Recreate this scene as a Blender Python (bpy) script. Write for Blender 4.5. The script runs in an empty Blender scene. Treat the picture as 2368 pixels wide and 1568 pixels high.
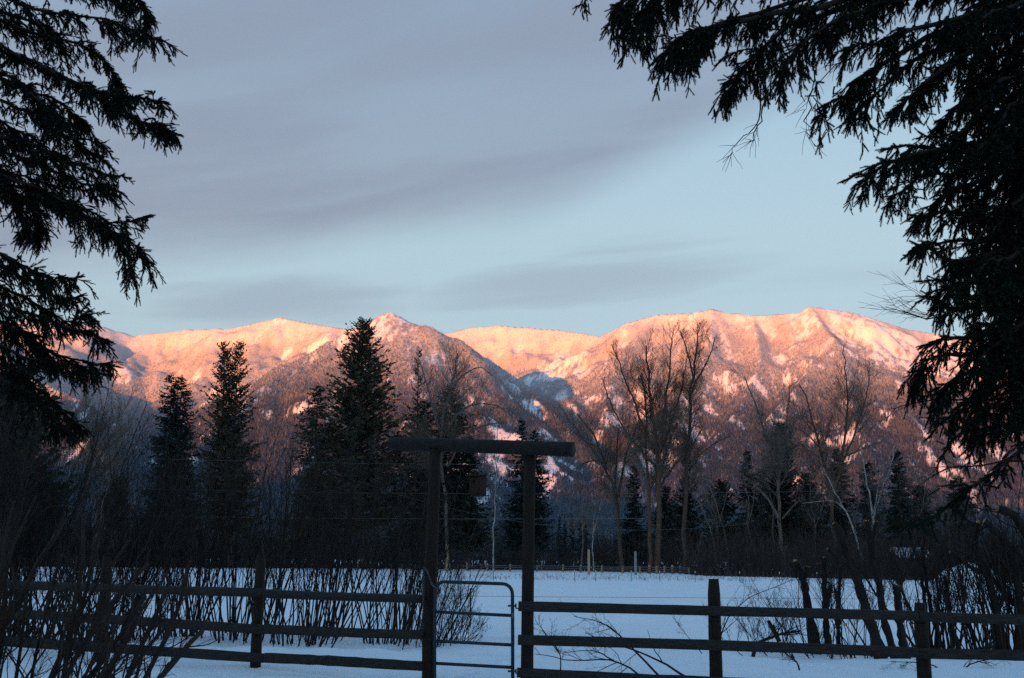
import bpy, math, random
import numpy as np
from mathutils import Vector, Matrix

# ------------------------------------------------------------------ camera, sky, sun, exposure
SC = bpy.context.scene
COL = SC.collection
PI = math.pi
R = math.radians
EYE = 1.80
PITCH = R(11.16)
ROLL = R(0.35)
FPX = 2590.0            # focal length in pixels of a 2368 x 1568 picture

cam_data = bpy.data.cameras.new("camera")
cam_data.sensor_width = 36.0
cam_data.lens = 36.0 * FPX / 2368.0
cam_data.clip_start = 0.1
cam_data.clip_end = 80000.0
cam = bpy.data.objects.new("camera", cam_data)
COL.objects.link(cam)
CAMROT = Matrix.Rotation(PI / 2 + PITCH, 3, 'X') @ Matrix.Rotation(ROLL, 3, 'Z')
cam.matrix_world = Matrix.Translation((0, 0, EYE)) @ CAMROT.to_4x4()
SC.camera = cam

SUN_EL = R(2.6)
SUN_HEAD = R(31.0)      # light travels towards +Y turned this far towards +X
LIGHT_DIR = Vector((math.sin(SUN_HEAD) * math.cos(SUN_EL), math.cos(SUN_HEAD) * math.cos(SUN_EL), -math.sin(SUN_EL)))
sun_data = bpy.data.lights.new("sun", 'SUN')
sun_data.energy = 5.0
sun_data.angle = R(0.5)
sun_data.color = (1.0, 0.272, 0.03)
sun = bpy.data.objects.new("sun", sun_data)
COL.objects.link(sun)
sun.rotation_euler = LIGHT_DIR.to_track_quat('-Z', 'Y').to_euler()
sun.location = (-60, -60, 60)

world = bpy.data.worlds.new("World")
SC.world = world
world.use_nodes = True
wn, wl = world.node_tree.nodes, world.node_tree.links
wn.clear()


def nd(nodes, t, **kw):
    n = nodes.new(t)
    for k, v in kw.items():
        setattr(n, k, v)
    return n


def mathn(nodes, links, op, a, b=None, c=None, clamp=False):
    n = nodes.new('ShaderNodeMath')
    n.operation = op
    n.use_clamp = clamp
    for i, v in enumerate((a, b, c)):
        if v is None:
            continue
        if isinstance(v, (int, float)):
            n.inputs[i].default_value = v
        else:
            links.new(v, n.inputs[i])
    return n.outputs[0]


def smooth(nodes, links, x, lo, hi, omin=0.0, omax=1.0):
    n = nodes.new('ShaderNodeMapRange')
    n.interpolation_type = 'SMOOTHSTEP'
    links.new(x, n.inputs[0])
    for i, v in zip((1, 2, 3, 4), (lo, hi, omin, omax)):
        n.inputs[i].default_value = v
    return n.outputs[0]


def mixc(nodes, links, fac, a, b, blend='MIX'):
    n = nodes.new('ShaderNodeMix')
    n.data_type = 'RGBA'
    n.blend_type = blend
    for sock, v in ((n.inputs[0], fac), (n.inputs[6], a), (n.inputs[7], b)):
        if isinstance(v, (int, float)):
            sock.default_value = v
        elif isinstance(v, (tuple, list)):
            sock.default_value = (*v, 1.0)
        else:
            links.new(v, sock)
    return n.outputs[2]


def noise(nodes, links, vec, scale, detail=4, rough=0.55, dist=0.0):
    n = nodes.new('ShaderNodeTexNoise')
    n.inputs['Scale'].default_value = scale
    n.inputs['Detail'].default_value = detail
    n.inputs['Roughness'].default_value = rough
    n.inputs['Distortion'].default_value = dist
    if vec is not None:
        links.new(vec, n.inputs['Vector'])
    return n.outputs['Fac']


SKY_GAIN = 0.100


def build_sky():
    sky = nd(wn, 'ShaderNodeTexSky', sky_type='NISHITA', sun_disc=False)
    sky.sun_elevation = SUN_EL
    sky.sun_rotation = PI + SUN_HEAD
    sky.altitude = 900
    sky.air_density = 1.0
    sky.dust_density = 1.0
    sky.ozone_density = 2.2
    tc = wn.new('ShaderNodeTexCoord')
    sep = wn.new('ShaderNodeSeparateXYZ')
    wl.new(tc.outputs['Generated'], sep.inputs[0])
    x, y, z = sep.outputs
    zc = mathn(wn, wl, 'MAXIMUM', z, 0.03)
    u = mathn(wn, wl, 'DIVIDE', x, zc)
    v = mathn(wn, wl, 'DIVIDE', y, zc)
    comb = wn.new('ShaderNodeCombineXYZ')
    wl.new(u, comb.inputs[0])
    wl.new(v, comb.inputs[1])
    # the cloud sheets are drawn out obliquely across the view
    lin = mathn(wn, wl, 'MULTIPLY_ADD', u, 0.42, v)
    obl = wn.new('ShaderNodeCombineXYZ')
    wl.new(mathn(wn, wl, 'MULTIPLY', u, 0.45), obl.inputs[0])
    wl.new(lin, obl.inputs[1])
    n1 = noise(wn, wl, obl.outputs[0], 1.0, 5, 0.5, 0.3)
    n2 = noise(wn, wl, obl.outputs[0], 2.3, 4, 0.5, 0.4)
    # high sheet of altostratus whose far edge runs obliquely across the view
    edge = mathn(wn, wl, 'ADD', mathn(wn, wl, 'MULTIPLY_ADD', n1, 0.9, lin), smooth(wn, wl, u, 0.0, 0.8, 0.0, 0.75))
    deck = mathn(wn, wl, 'MULTIPLY', smooth(wn, wl, edge, 3.92, 3.30), smooth(wn, wl, edge, 0.9, 2.3))
    holes = smooth(wn, wl, n2, 0.30, 0.66, 0.72, 1.0)
    deck = mathn(wn, wl, 'MULTIPLY', deck, holes)
    deck = mathn(wn, wl, 'MULTIPLY', deck, smooth(wn, wl, u, 0.1, 1.0, 1.0, 0.65))
    # thin streaks lower down
    mp2 = wn.new('ShaderNodeMapping')
    mp2.inputs['Rotation'].default_value = (0, 0, R(8))
    mp2.inputs['Scale'].default_value = (0.35, 0.75, 1.0)
    mp2.inputs['Location'].default_value = (0.35, 0.2, 0.0)
    wl.new(comb.outputs[0], mp2.inputs[0])
    n3 = noise(wn, wl, mp2.outputs[0], 0.9, 5, 0.5, 0.4)
    streak = smooth(wn, wl, n3, 0.50, 0.78, 0.0, 0.45)
    # two low wisps just above the peaks
    for u0, v0, a_, b_, s_ in ((-0.95, 4.36, 0.40, 0.28, 0.50), (0.24, 4.00, 0.42, 0.26, 0.46)):
        du = mathn(wn, wl, 'MULTIPLY_ADD', u, 1 / a_, -u0 / a_)
        dv = mathn(wn, wl, 'MULTIPLY_ADD', lin, 1 / b_, -(v0 + 0.42 * u0) / b_)
        dv = mathn(wn, wl, 'ADD', dv, mathn(wn, wl, 'MULTIPLY_ADD', n2, 3.4, -1.7))
        q = mathn(wn, wl, 'ADD', mathn(wn, wl, 'MULTIPLY', du, du), mathn(wn, wl, 'MULTIPLY', dv, dv))
        streak = mathn(wn, wl, 'MAXIMUM', streak, smooth(wn, wl, q, 3.4, 0.0, 0.0, s_))
    cl = mathn(wn, wl, 'MAXIMUM', deck, streak)
    cl = mathn(wn, wl, 'MULTIPLY', cl, smooth(wn, wl, z, 0.02, 0.12))
    bg = wn.new('ShaderNodeBackground')
    bg.inputs['Strength'].default_value = SKY_GAIN
    # a thin high veil brightens the sky, whiter near the horizon; the clouds below it are grey violet
    vcol = mixc(wn, wl, smooth(wn, wl, z, 0.25, 0.62), (1.90, 2.60, 2.80), (0.62, 1.52, 2.68))
    veil = smooth(wn, wl, z, 0.0, 0.40, 0.55, 0.72)
    clear = mixc(wn, wl, veil, sky.outputs[0], vcol)
    col = mixc(wn, wl, mathn(wn, wl, 'MULTIPLY', cl, 0.94), clear, (0.87, 1.12, 1.48))
    wl.new(col, bg.inputs['Color'])
    out = wn.new('ShaderNodeOutputWorld')
    wl.new(bg.outputs[0], out.inputs['Surface'])


build_sky()
SC.view_settings.view_transform = 'Standard'
SC.view_settings.look = 'None'
SC.view_settings.exposure = 1.62
SC.view_settings.gamma = 1.0
SC.cycles.use_denoising = False         # keeps the fine grain of the far forest
SC.cycles.use_adaptive_sampling = False
SC.view_settings.use_curve_mapping = False

# ------------------------------------------------------------------ helpers
RNG = np.random.default_rng(7)
random.seed(7)
_cr = np.array(CAMROT)


def ray(px, py):
    """world direction, scaled so that its Y is 1, for a spot of the 2368 x 1568 photograph"""
    d = _cr @ np.array([(px - 1184.0) / FPX, (784.0 - py) / FPX, -1.0])
    return d / d[1]


def at(px, py, Y):
    return np.array([0, 0, EYE]) + ray(px, py) * Y


def tag(o, label=None, cat=None, group=None, kind=None):
    for k, v in (('label', label), ('category', cat), ('group', group), ('kind', kind)):
        if v:
            o[k] = v
    return o


def empty(name, loc=(0, 0, 0), label=None, cat=None, group=None):
    o = bpy.data.objects.new(name, None)
    o.location = loc
    COL.objects.link(o)
    return tag(o, label, cat, group)


def new_mesh(name, V, F, mat, parent=None, smooth_=False, tris=None):
    """V (n,3); F (m,4) quads and / or tris (k,3): one mesh object, made with array calls"""
    me = bpy.data.meshes.new(name)
    V = np.asarray(V, dtype=np.float32).reshape(-1, 3)
    if parent is not None:
        V = V - np.array(parent_origin(parent), dtype=np.float32)
    loops, starts = [], []
    off = 0
    if F is not None and len(F):
        F = np.asarray(F, dtype=np.int32)
        loops.append(F.ravel())
        starts.append(np.arange(len(F), dtype=np.int32) * F.shape[1])
        off = F.size
    if tris is not None and len(tris):
        tris = np.asarray(tris, dtype=np.int32)
        loops.append(tris.ravel())
        starts.append(off + np.arange(len(tris), dtype=np.int32) * 3)
    lp = np.concatenate(loops) if loops else np.zeros(0, np.int32)
    st = np.concatenate(starts) if starts else np.zeros(0, np.int32)
    me.vertices.add(len(V))
    me.vertices.foreach_set('co', V.ravel())
    if len(lp):
        me.loops.add(len(lp))
        me.loops.foreach_set('vertex_index', lp)
        me.polygons.add(len(st))
        me.polygons.foreach_set('loop_start', st)
        if smooth_:
            me.polygons.foreach_set('use_smooth', np.ones(len(st), bool))
    me.update(calc_edges=True)
    if mat is not None:
        me.materials.append(mat)
    o = bpy.data.objects.new(name, me)
    COL.objects.link(o)
    if parent is not None:
        o.parent = parent
    return o


def parent_origin(p):
    loc = np.array(p.location)
    while p.parent is not None:
        p = p.parent
        loc = loc + np.array(p.location)
    return loc


def norm(a):
    return a / np.maximum(np.linalg.norm(a, axis=-1, keepdims=True), 1e-9)


def tubes(P, Rd, sides=3, cap=False):
    """P (n,k,3) centre lines, Rd (n,k) radii -> verts, quads (and end-cap tris)"""
    P = np.asarray(P, float)
    n, k, _ = P.shape
    T = np.gradient(P, axis=1)
    T = norm(T)
    ref = np.where(np.abs(T[:, :1, 2:3]) > 0.8, np.array([1.0, 0, 0]), np.array([0, 0, 1.0]))
    A = norm(np.cross(T, np.broadcast_to(ref, T.shape)))
    B = np.cross(T, A)
    ang = np.arange(sides) * 2 * PI / sides
    ring = A[:, :, None, :] * np.cos(ang)[:, None] + B[:, :, None, :] * np.sin(ang)[:, None]
    V = P[:, :, None, :] + ring * np.asarray(Rd)[:, :, None, None]
    idx = np.arange(n * k * sides).reshape(n, k, sides)
    a = idx[:, :-1, :]
    b = np.roll(a, -1, axis=2)
    c = np.roll(idx[:, 1:, :], -1, axis=2)
    d = idx[:, 1:, :]
    Q = np.stack([a, b, c, d], -1).reshape(-1, 4)
    V = V.reshape(-1, 3)
    Tt = None
    if cap:
        base = len(V)
        cent = np.concatenate([P[:, 0], P[:, -1]])
        V = np.concatenate([V, cent])
        lo = idx[:, 0, :]
        hi = idx[:, -1, :]
        ci = base + np.arange(n)
        t1 = np.stack([np.roll(lo, -1, 1), lo, np.repeat(ci[:, None], sides, 1)], -1)
        t2 = np.stack([hi, np.roll(hi, -1, 1), np.repeat((ci + n)[:, None], sides, 1)], -1)
        Tt = np.concatenate([t1.reshape(-1, 3), t2.reshape(-1, 3)])
    return V, Q, Tt


def merge(parts):
    """list of (V, Q, T) -> one (V, Q, T)"""
    Vs, Qs, Ts, off = [], [], [], 0
    for V, Q, T in parts:
        Vs.append(V)
        if Q is not None and len(Q):
            Qs.append(Q + off)
        if T is not None and len(T):
            Ts.append(T + off)
        off += len(V)
    return (np.concatenate(Vs), np.concatenate(Qs) if Qs else None, np.concatenate(Ts) if Ts else None)


def resample(pts, k):
    """smooth polyline through pts with k points (Catmull-Rom)"""
    pts = np.asarray(pts, float)
    if len(pts) == 2:
        t = np.linspace(0, 1, k)[:, None]
        return pts[0] * (1 - t) + pts[1] * t
    ext = np.vstack([2 * pts[0] - pts[1], pts, 2 * pts[-1] - pts[-2]])
    m = len(pts) - 1
    t = np.linspace(0, m - 1e-6, k)
    i = t.astype(int)
    f = (t - i)[:, None]
    p0, p1, p2, p3 = ext[i], ext[i + 1], ext[i + 2], ext[i + 3]
    return 0.5 * (2 * p1 + (p2 - p0) * f + (2 * p0 - 5 * p1 + 4 * p2 - p3) * f ** 2 + (3 * p1 - p0 - 3 * p2 + p3) * f ** 3)


def box_geo(c, s, rot=None):
    """box centred at c with full sizes s, optional 3x3 rotation; edges slightly chamfered"""
    s = np.asarray(s, float) / 2
    b = min(s) * 0.12
    V = []
    for sx in (-1, 1):
        for sy in (-1, 1):
            for sz in (-1, 1):
                V += [(sx * (s[0] - b), sy * (s[1] - b), sz * s[2]), (sx * (s[0] - b), sy * s[1], sz * (s[2] - b)), (sx * s[0], sy * (s[1] - b), sz * (s[2] - b))]
    import bmesh
    bm = bmesh.new()
    vs = [bm.verts.new(v) for v in V]
    res = bmesh.ops.convex_hull(bm, input=vs)
    bm.verts.ensure_lookup_table()
    bm.verts.index_update()
    Vn = np.array([v.co[:] for v in bm.verts])
    T = []
    for f in bm.faces:
        ix = [v.index for v in f.verts]
        for j in range(1, len(ix) - 1):
            T.append((ix[0], ix[j], ix[j + 1]))
    bm.free()
    if rot is not None:
        Vn = Vn @ np.asarray(rot).T
    return Vn + np.asarray(c, float), None, np.array(T)


_perm = np.random.default_rng(3).permutation(512)
_perm = np.concatenate([_perm, _perm, _perm])
_ga = np.random.default_rng(5).uniform(0, 2 * PI, 512)
_gx, _gy = np.cos(_ga), np.sin(_ga)


def pn(x, y, seed=0):
    x = np.asarray(x, float) + seed * 37.17
    y = np.asarray(y, float) + seed * 91.73
    xi, yi = np.floor(x).astype(int), np.floor(y).astype(int)
    xf, yf = x - xi, y - yi
    xi &= 511
    yi &= 511
    u = xf ** 3 * (xf * (xf * 6 - 15) + 10)
    v = yf ** 3 * (yf * (yf * 6 - 15) + 10)

    def g(ix, iy, dx, dy):
        h = _perm[_perm[ix & 511] + (iy & 511)]
        return _gx[h] * dx + _gy[h] * dy
    a = g(xi, yi, xf, yf)
    b = g(xi + 1, yi, xf - 1, yf)
    c = g(xi, yi + 1, xf, yf - 1)
    d = g(xi + 1, yi + 1, xf - 1, yf - 1)
    return 1.5 * ((a * (1 - u) + b * u) * (1 - v) + (c * (1 - u) + d * u) * v)


def fbm(x, y, oct=4, seed=0, gain=0.5):
    s, a, f = 0, 1.0, 1.0
    for i in range(oct):
        s = s + a * pn(x * f, y * f, seed + i * 3)
        a *= gain
        f *= 2.03
    return s


def sstep(x, lo, hi):
    t = np.clip((x - lo) / (hi - lo), 0, 1)
    return t * t * (3 - 2 * t)


# ------------------------------------------------------------------ materials
def material(name):
    m = bpy.data.materials.new(name)
    m.use_nodes = True
    n = m.node_tree.nodes
    b = n['Principled BSDF']
    b.inputs['Roughness'].default_value = 0.85
    b.inputs['Specular IOR Level'].default_value = 0.25
    return m, n, m.node_tree.links, b


def mat_two(name, c1, c2, scale, stretch=(1, 1, 1), rough=0.85, bump=0.0, detail=5, spec=0.25, bscale=None):
    m, n, l, b = material(name)
    tc = n.new('ShaderNodeTexCoord')
    mp = n.new('ShaderNodeMapping')
    mp.inputs['Scale'].default_value = stretch
    l.new(tc.outputs['Object'], mp.inputs[0])
    f = noise(n, l, mp.outputs[0], scale, detail, 0.6)
    l.new(mixc(n, l, smooth(n, l, f, 0.3, 0.7), c1, c2), b.inputs['Base Color'])
    b.inputs['Roughness'].default_value = rough
    b.inputs['Specular IOR Level'].default_value = spec
    if bump:
        bp = n.new('ShaderNodeBump')
        bp.inputs['Strength'].default_value = bump
        bp.inputs['Distance'].default_value = 0.02
        l.new(noise(n, l, mp.outputs[0], bscale or scale * 2, 6, 0.65), bp.inputs['Height'])
        l.new(bp.outputs[0], b.inputs['Normal'])
    return m


def mat_snow():
    m, n, l, b = material('snow')
    geo = n.new('ShaderNodeNewGeometry')
    f = noise(n, l, geo.outputs['Position'], 0.35, 6, 0.6)
    f2 = noise(n, l, geo.outputs['Position'], 4.0, 6, 0.62)
    c = mixc(n, l, smooth(n, l, f, 0.35, 0.7), (0.86, 0.875, 0.89), (0.80, 0.815, 0.835))
    # a few specks of blown needles and bark
    sp = noise(n, l, geo.outputs['Position'], 55.0, 2, 0.5)
    c = mixc(n, l, smooth(n, l, sp, 0.70, 0.76, 0, 0.45), c, (0.22, 0.19, 0.16))
    l.new(c, b.inputs['Base Color'])
    b.inputs['Roughness'].default_value = 0.7
    bp = n.new('ShaderNodeBump')
    bp.inputs['Strength'].default_value = 0.6
    bp.inputs['Distance'].default_value = 0.06
    l.new(f2, bp.inputs['Height'])
    l.new(bp.outputs[0], b.inputs['Normal'])
    return m


def mat_mountain():
    m, n, l, b = material('mountain_snow')
    a = n.new('ShaderNodeAttribute')
    a.attribute_name = 'cover'
    geo = n.new('ShaderNodeNewGeometry')
    mp = n.new('ShaderNodeMapping')
    mp.inputs['Scale'].default_value = (1, 1, 0.35)
    l.new(geo.outputs['Position'], mp.inputs[0])
    f = noise(n, l, mp.outputs[0], 0.03, 4, 0.7)
    cov = mathn(n, l, 'MULTIPLY', a.outputs['Fac'], smooth(n, l, f, 0.12, 0.38))
    c = mixc(n, l, cov, (0.80, 0.80, 0.82), (0.060, 0.060, 0.066))
    l.new(c, b.inputs['Base Color'])
    b.inputs['Roughness'].default_value = 0.9
    b.inputs['Specular IOR Level'].default_value = 0.1
    bp = n.new('ShaderNodeBump')
    bp.inputs['Strength'].default_value = 0.35
    bp.inputs['Distance'].default_value = 12.0
    l.new(noise(n, l, geo.outputs['Position'], 0.012, 6, 0.6), bp.inputs['Height'])
    l.new(bp.outputs[0], b.inputs['Normal'])
    return m


def mat_forest():
    m, n, l, b = material('frosted_forest')
    a = n.new('ShaderNodeAttribute')
    a.attribute_name = 'frost'
    c = mixc(n, l, a.outputs['Fac'], (0.038, 0.042, 0.052), (0.80, 0.80, 0.80))
    l.new(c, b.inputs['Base Color'])
    b.inputs['Roughness'].default_value = 0.95
    b.inputs['Specular IOR Level'].default_value = 0.05
    return m


M = {}
M['snow'] = mat_snow()
M['mountain'] = mat_mountain()
M['forest'] = mat_forest()
# ------------------------------------------------------------------ mountains
# ridge lines: spots on the photograph with their distance in metres
RIDGES = [
    # front pyramid, its left ridge, right ridge and centre rib
    [(905, 713, 8000), (880, 720, 7980), (840, 738, 7930), (760, 780, 7750), (690, 832, 7450), (600, 890, 7050), (520, 960, 6600), (450, 1030, 6050), (400, 1110, 5300)],
    [(905, 713, 8000), (960, 741, 8080), (1040, 792, 8150), (1120, 840, 8100), (1220, 897, 7900), (1320, 988, 7300), (1400, 1085, 6500)],
    [(905, 713, 8000), (930, 800, 7350), (985, 900, 6700), (1060, 1000, 6100), (1130, 1100, 5450)],
    [(840, 738, 7930), (800, 850, 7000), (740, 950, 6300), (690, 1060, 5600)],
    # shaded shoulder behind it
    [(960, 741, 8080), (1015, 786, 8600), (1058, 778, 8900), (1130, 822, 8800), (1200, 870, 8600)],
    # left back range
    [(-700, 760, 10000), (-200, 740, 10000), (0, 733, 10000), (120, 738, 10200), (220, 744, 10500), (310, 769, 10700), (430, 756, 10800), (540, 752, 10800), (650, 727, 10500), (720, 741, 10300), (790, 752, 10000), (905, 760, 9500)],
    [(-60, 735, 10000), (40, 850, 8800), (180, 915, 7800), (300, 990, 7000), (360, 1080, 6200)],
    [(-400, 800, 6800), (-150, 850, 6500), (60, 905, 6200), (190, 985, 5800), (300, 1090, 5200)],
    # centre back range
    [(960, 800, 11000), (1015, 770, 11200), (1090, 750, 11200), (1150, 746, 11200), (1230, 752, 11000), (1300, 757, 10800), (1390, 771, 10300)],
    # right range
    [(1390, 771, 10300), (1450, 740, 10000), (1520, 720, 9800), (1600, 716, 9600), (1645, 707, 9500), (1690, 716, 9500), (1740, 721, 9500), (1800, 718, 9450), (1850, 715, 9400), (1872, 701, 9300), (1920, 708, 9300), (1970, 715, 9400), (2030, 733, 9500), (2100, 755, 9700), (2200, 771, 9800), (2368, 790, 10000), (2700, 790, 10200), (3100, 800, 10400)],
    [(1520, 720, 9800), (1450, 800, 9100), (1410, 880, 8500), (1400, 950, 7900)],
    [(1645, 707, 9500), (1640, 800, 8700), (1580, 900, 7900), (1480, 1000, 7000), (1390, 1110, 5900)],
    [(1740, 721, 9500), (1760, 820, 8500), (1720, 920, 7700), (1640, 1020, 6800), (1560, 1110, 5900)],
    [(1872, 701, 9300), (1905, 750, 8800), (1940, 788, 8350)],
    [(1940, 788, 8350), (2000, 822, 8250), (2080, 880, 8050), (2150, 930, 7850), (2230, 1015, 7300), (2320, 1110, 6400)],
    [(1940, 788, 8350), (1880, 850, 7900), (1800, 930, 7300), (1730, 1010, 6700), (1680, 1110, 5800)],
    [(1940, 788, 8350), (1960, 900, 7350), (2000, 1010, 6500), (2040, 1120, 5500)],
    [(2368, 790, 10000), (2400, 880, 8600), (2380, 980, 7400), (2420, 1090, 6200)],
    [(2700, 790, 10200), (2720, 900, 8500), (2700, 1050, 6500)],
]
RIDGE_W = [np.array([at(*p) for p in rd]) for rd in RIDGES]
for i_ in (2, 3):                       # ribs that only just stand out of the face
    RIDGE_W[i_][1:, 2] *= 0.90


def ridge_height(x, y):
    h = np.zeros_like(x)
    dm = np.full_like(x, 1e9)
    for w in RIDGE_W:
        hr = np.zeros_like(x)
        dr = np.full_like(x, 1e9)
        for a, b in zip(w[:-1], w[1:]):
            ab = b[:2] - a[:2]
            t = np.clip(((x - a[0]) * ab[0] + (y - a[1]) * ab[1]) / (ab @ ab), 0, 1)
            d = np.hypot(x - a[0] - t * ab[0], y - a[1] - t * ab[1])
            zc = a[2] + t * (b[2] - a[2])
            hr = np.maximum(hr, zc * np.maximum(0, 1 - d / (1.45 * zc / 0.80)) ** 1.45)
            dr = np.minimum(dr, d)
        k = 10 + 330 * sstep(np.minimum(dr, dm), 30, 500)      # valleys between ridges are rounded, crests stay sharp
        q = np.maximum(k - np.abs(h - hr), 0) / k
        h = np.maximum(h, hr) + q * q * k * 0.25 * sstep(np.minimum(h, hr), 0, 200)
        dm = np.minimum(dm, dr)
    return h, dm


def terrain(x, y):
    h0, d0 = ridge_height(x, y)
    w = sstep(d0, 0, 350)
    wx = (170 * fbm(x / 900, y / 900, 3, 1) + 45 * fbm(x / 210, y / 210, 2, 5)) * w
    wy = (170 * fbm(x / 900, y / 900, 3, 9) + 45 * fbm(x / 210, y / 210, 2, 15)) * w
    h, d = ridge_height(x + wx, y + wy)
    rg = 1 - 2 * np.abs(fbm(x / 620, y / 620, 4, 21, 0.55))
    m_ = sstep(d, 20, 420) * sstep(h, 20, 350)
    h = h + 36 * (rg - 0.35) * m_ + 10 * fbm(x / 130, y / 130, 3, 31) * sstep(h, 20, 200) * (0.25 + 0.75 * sstep(d, 0, 150))
    return h - 25, d


NA, NR = 640, 280
az = np.radians(np.concatenate([np.linspace(-66, -30, 41)[:-1], np.linspace(-30, 30, NA - 80), np.linspace(30, 66, 41)[1:]]))
rr = 3400 + (13200 - 3400) * np.linspace(0, 1, NR) ** 1.12
AZ, RR = np.meshgrid(az, rr)
TX, TY = RR * np.sin(AZ), RR * np.cos(AZ)
TZ, TD = terrain(TX, TY)


def hit(px, py):
    """where the line of sight through a photograph spot meets the mountains"""
    d = ray(px, py)
    Ys = np.linspace(3500, 12500, 1800)
    P = np.array([0, 0, EYE]) + d * Ys[:, None]
    z, _ = terrain(P[:, 0], P[:, 1])
    i = np.argmax(z > P[:, 2])
    return P[i] if z[i] > P[i, 2] else None


# open snow: (spot x, spot y, half width, half depth in metres, strength, lean)
CLEAR = [
    (1290, 850, 260, 420, 0.75), (1240, 880, 120, 200, 0.9), (1340, 860, 200, 300, 0.6), (1390, 905, 160, 120, 0.6),
    (1310, 922, 130, 45, 1.0), (1360, 925, 90, 60, 1.0), (1220, 945, 140, 120, 0.7), (1260, 1000, 120, 100, 0.6),
    (1150, 985, 150, 110, 0.8), (1100, 930, 120, 110, 0.8), (1180, 1010, 140, 70, 0.8), (1240, 1030, 170, 80, 0.8), (1290, 1080, 130, 140, 0.8), (1250, 1110, 120, 120, 0.7),
    (660, 820, 60, 60, 1.0), (480, 930, 90, 120, 0.9), (500, 900, 70, 140, 0.8), (520, 960, 90, 140, 0.7), (450, 880, 60, 120, 0.6), (480, 1000, 80, 160, 0.7), (560, 905, 80, 120, 0.6),
    (740, 800, 150, 120, 0.7), (700, 940, 110, 120, 0.6), (620, 950, 60, 60, 0.7), (800, 775, 160, 100, 0.8), (870, 740, 120, 160, 0.6), (1000, 830, 90, 100, 0.6), (940, 770, 120, 160, 0.5),
    (285, 858, 100, 40, 1.0), (290, 880, 100, 50, 0.6), (175, 930, 90, 120, 0.6), (200, 960, 80, 120, 0.5), (180, 1040, 80, 120, 0.5), (350, 1140, 60, 80, 0.7),
    (1450, 930, 160, 150, 0.7), (1420, 980, 170, 150, 0.7), (1500, 950, 180, 140, 0.7), (1570, 930, 150, 150, 0.7), (1640, 930, 160, 160, 0.6), (1600, 1000, 180, 120, 0.7),
    (1480, 1050, 160, 130, 0.8), (1430, 1080, 140, 120, 0.8), (1540, 1060, 120, 120, 0.6), (1700, 900, 150, 160, 0.6), (1760, 890, 170, 150, 0.6), (1650, 1040, 130, 90, 0.6), (1560, 1010, 120, 90, 0.6),
    (1830, 880, 60, 170, 0.9), (1870, 840, 60, 110, 0.9), (1790, 970, 60, 90, 0.8), (1800, 830, 180, 110, 0.55), (1850, 960, 80, 80, 0.5), (1960, 810, 110, 90, 0.7),
    (1900, 1010, 130, 60, 0.7), (1960, 1010, 120, 60, 0.7), (2010, 1030, 90, 60, 0.6), (1960, 1060, 110, 70, 0.8), (2050, 960, 60, 90, 0.5),
    (2140, 1000, 70, 110, 0.6), (2200, 1030, 130, 100, 0.6), (2150, 1060, 120, 90, 0.6), (2240, 1070, 120, 90, 0.7), (2300, 1050, 140, 90, 0.6), (2180, 1080, 160, 70, 0.6),
    (2050, 790, 420, 420, 1.0), (2150, 830, 320, 420, 1.0), (1960, 740, 260, 420, 0.8), (2250, 830, 300, 420, 0.9), (1870, 740, 220, 260, 0.6), (1600, 740, 330, 260, 0.45), (1720, 745, 300, 240, 0.4), (1640, 780, 260, 200, 0.4),
    (650, 745, 240, 160, 0.4), (905, 740, 230, 280, 0.75), (1120, 1060, 130, 110, 0.8), (1170, 1090, 120, 110, 0.7), (1130, 1130, 110, 100, 0.7),
]
CLEAR_W = []
for c in CLEAR:
    p = hit(c[0], c[1])
    if p is not None:
        CLEAR_W.append((p[0], p[1], c[2] * 0.85, c[3] * 0.85, c[4]))


def openness(x, y, z, d):
    """0 closed forest .. 1 open snow"""
    n1 = fbm(x / 130, y / 300, 3, 41)
    n2 = fbm(x / 34, y / 80, 2, 47)
    o = np.zeros_like(x)
    for cx, cy, a, b, s in CLEAR_W:
        q = ((x - cx) / a) ** 2 + ((y - cy) / (1.6 * b)) ** 2
        near = q < 6
        if near.any():
            v = s * np.exp(-q[near] * 0.9)
            o[near] = np.maximum(o[near], v)
    o = o + 0.65 * (n1 - 0.1) * (0.25 + o) + 0.75 * n2 * (0.25 + o)
    o = sstep(o, 0.28, 0.62)
    alp = sstep(z + 160 * n1, 1750, 2150) * 0.6
    right = sstep(x, -900, 300)
    glade = sstep(n1 + 0.6 * n2, 0.85 - 0.27 * right, 1.15 - 0.25 * right) * 0.85 * sstep(z, 180, 420)
    crest = (1 - sstep(d, 15, 75)) * sstep(n1 + 0.7 * n2, 0.12, 0.6) * 0.8 * sstep(z, 150, 400)
    glade = np.maximum(glade, crest)
    return np.clip(np.maximum(np.maximum(o, alp), glade), 0, 1)


TO = openness(TX, TY, TZ, TD)
idx = np.arange(NA * NR).reshape(NR, NA)
Q = np.stack([idx[:-1, :-1], idx[:-1, 1:], idx[1:, 1:], idx[1:, :-1]], -1).reshape(-1, 4)
mt = new_mesh('mountains', np.stack([TX, TY, TZ], -1), Q, M['mountain'], smooth_=True)
mt['kind'] = 'structure'
ca = mt.data.attributes.new('cover', 'FLOAT', 'POINT')
ca.data.foreach_set('value', ((1 - TO) * (1 - 0.45 * sstep(TZ, 800, 1600))).ravel().astype(np.float32))


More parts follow.
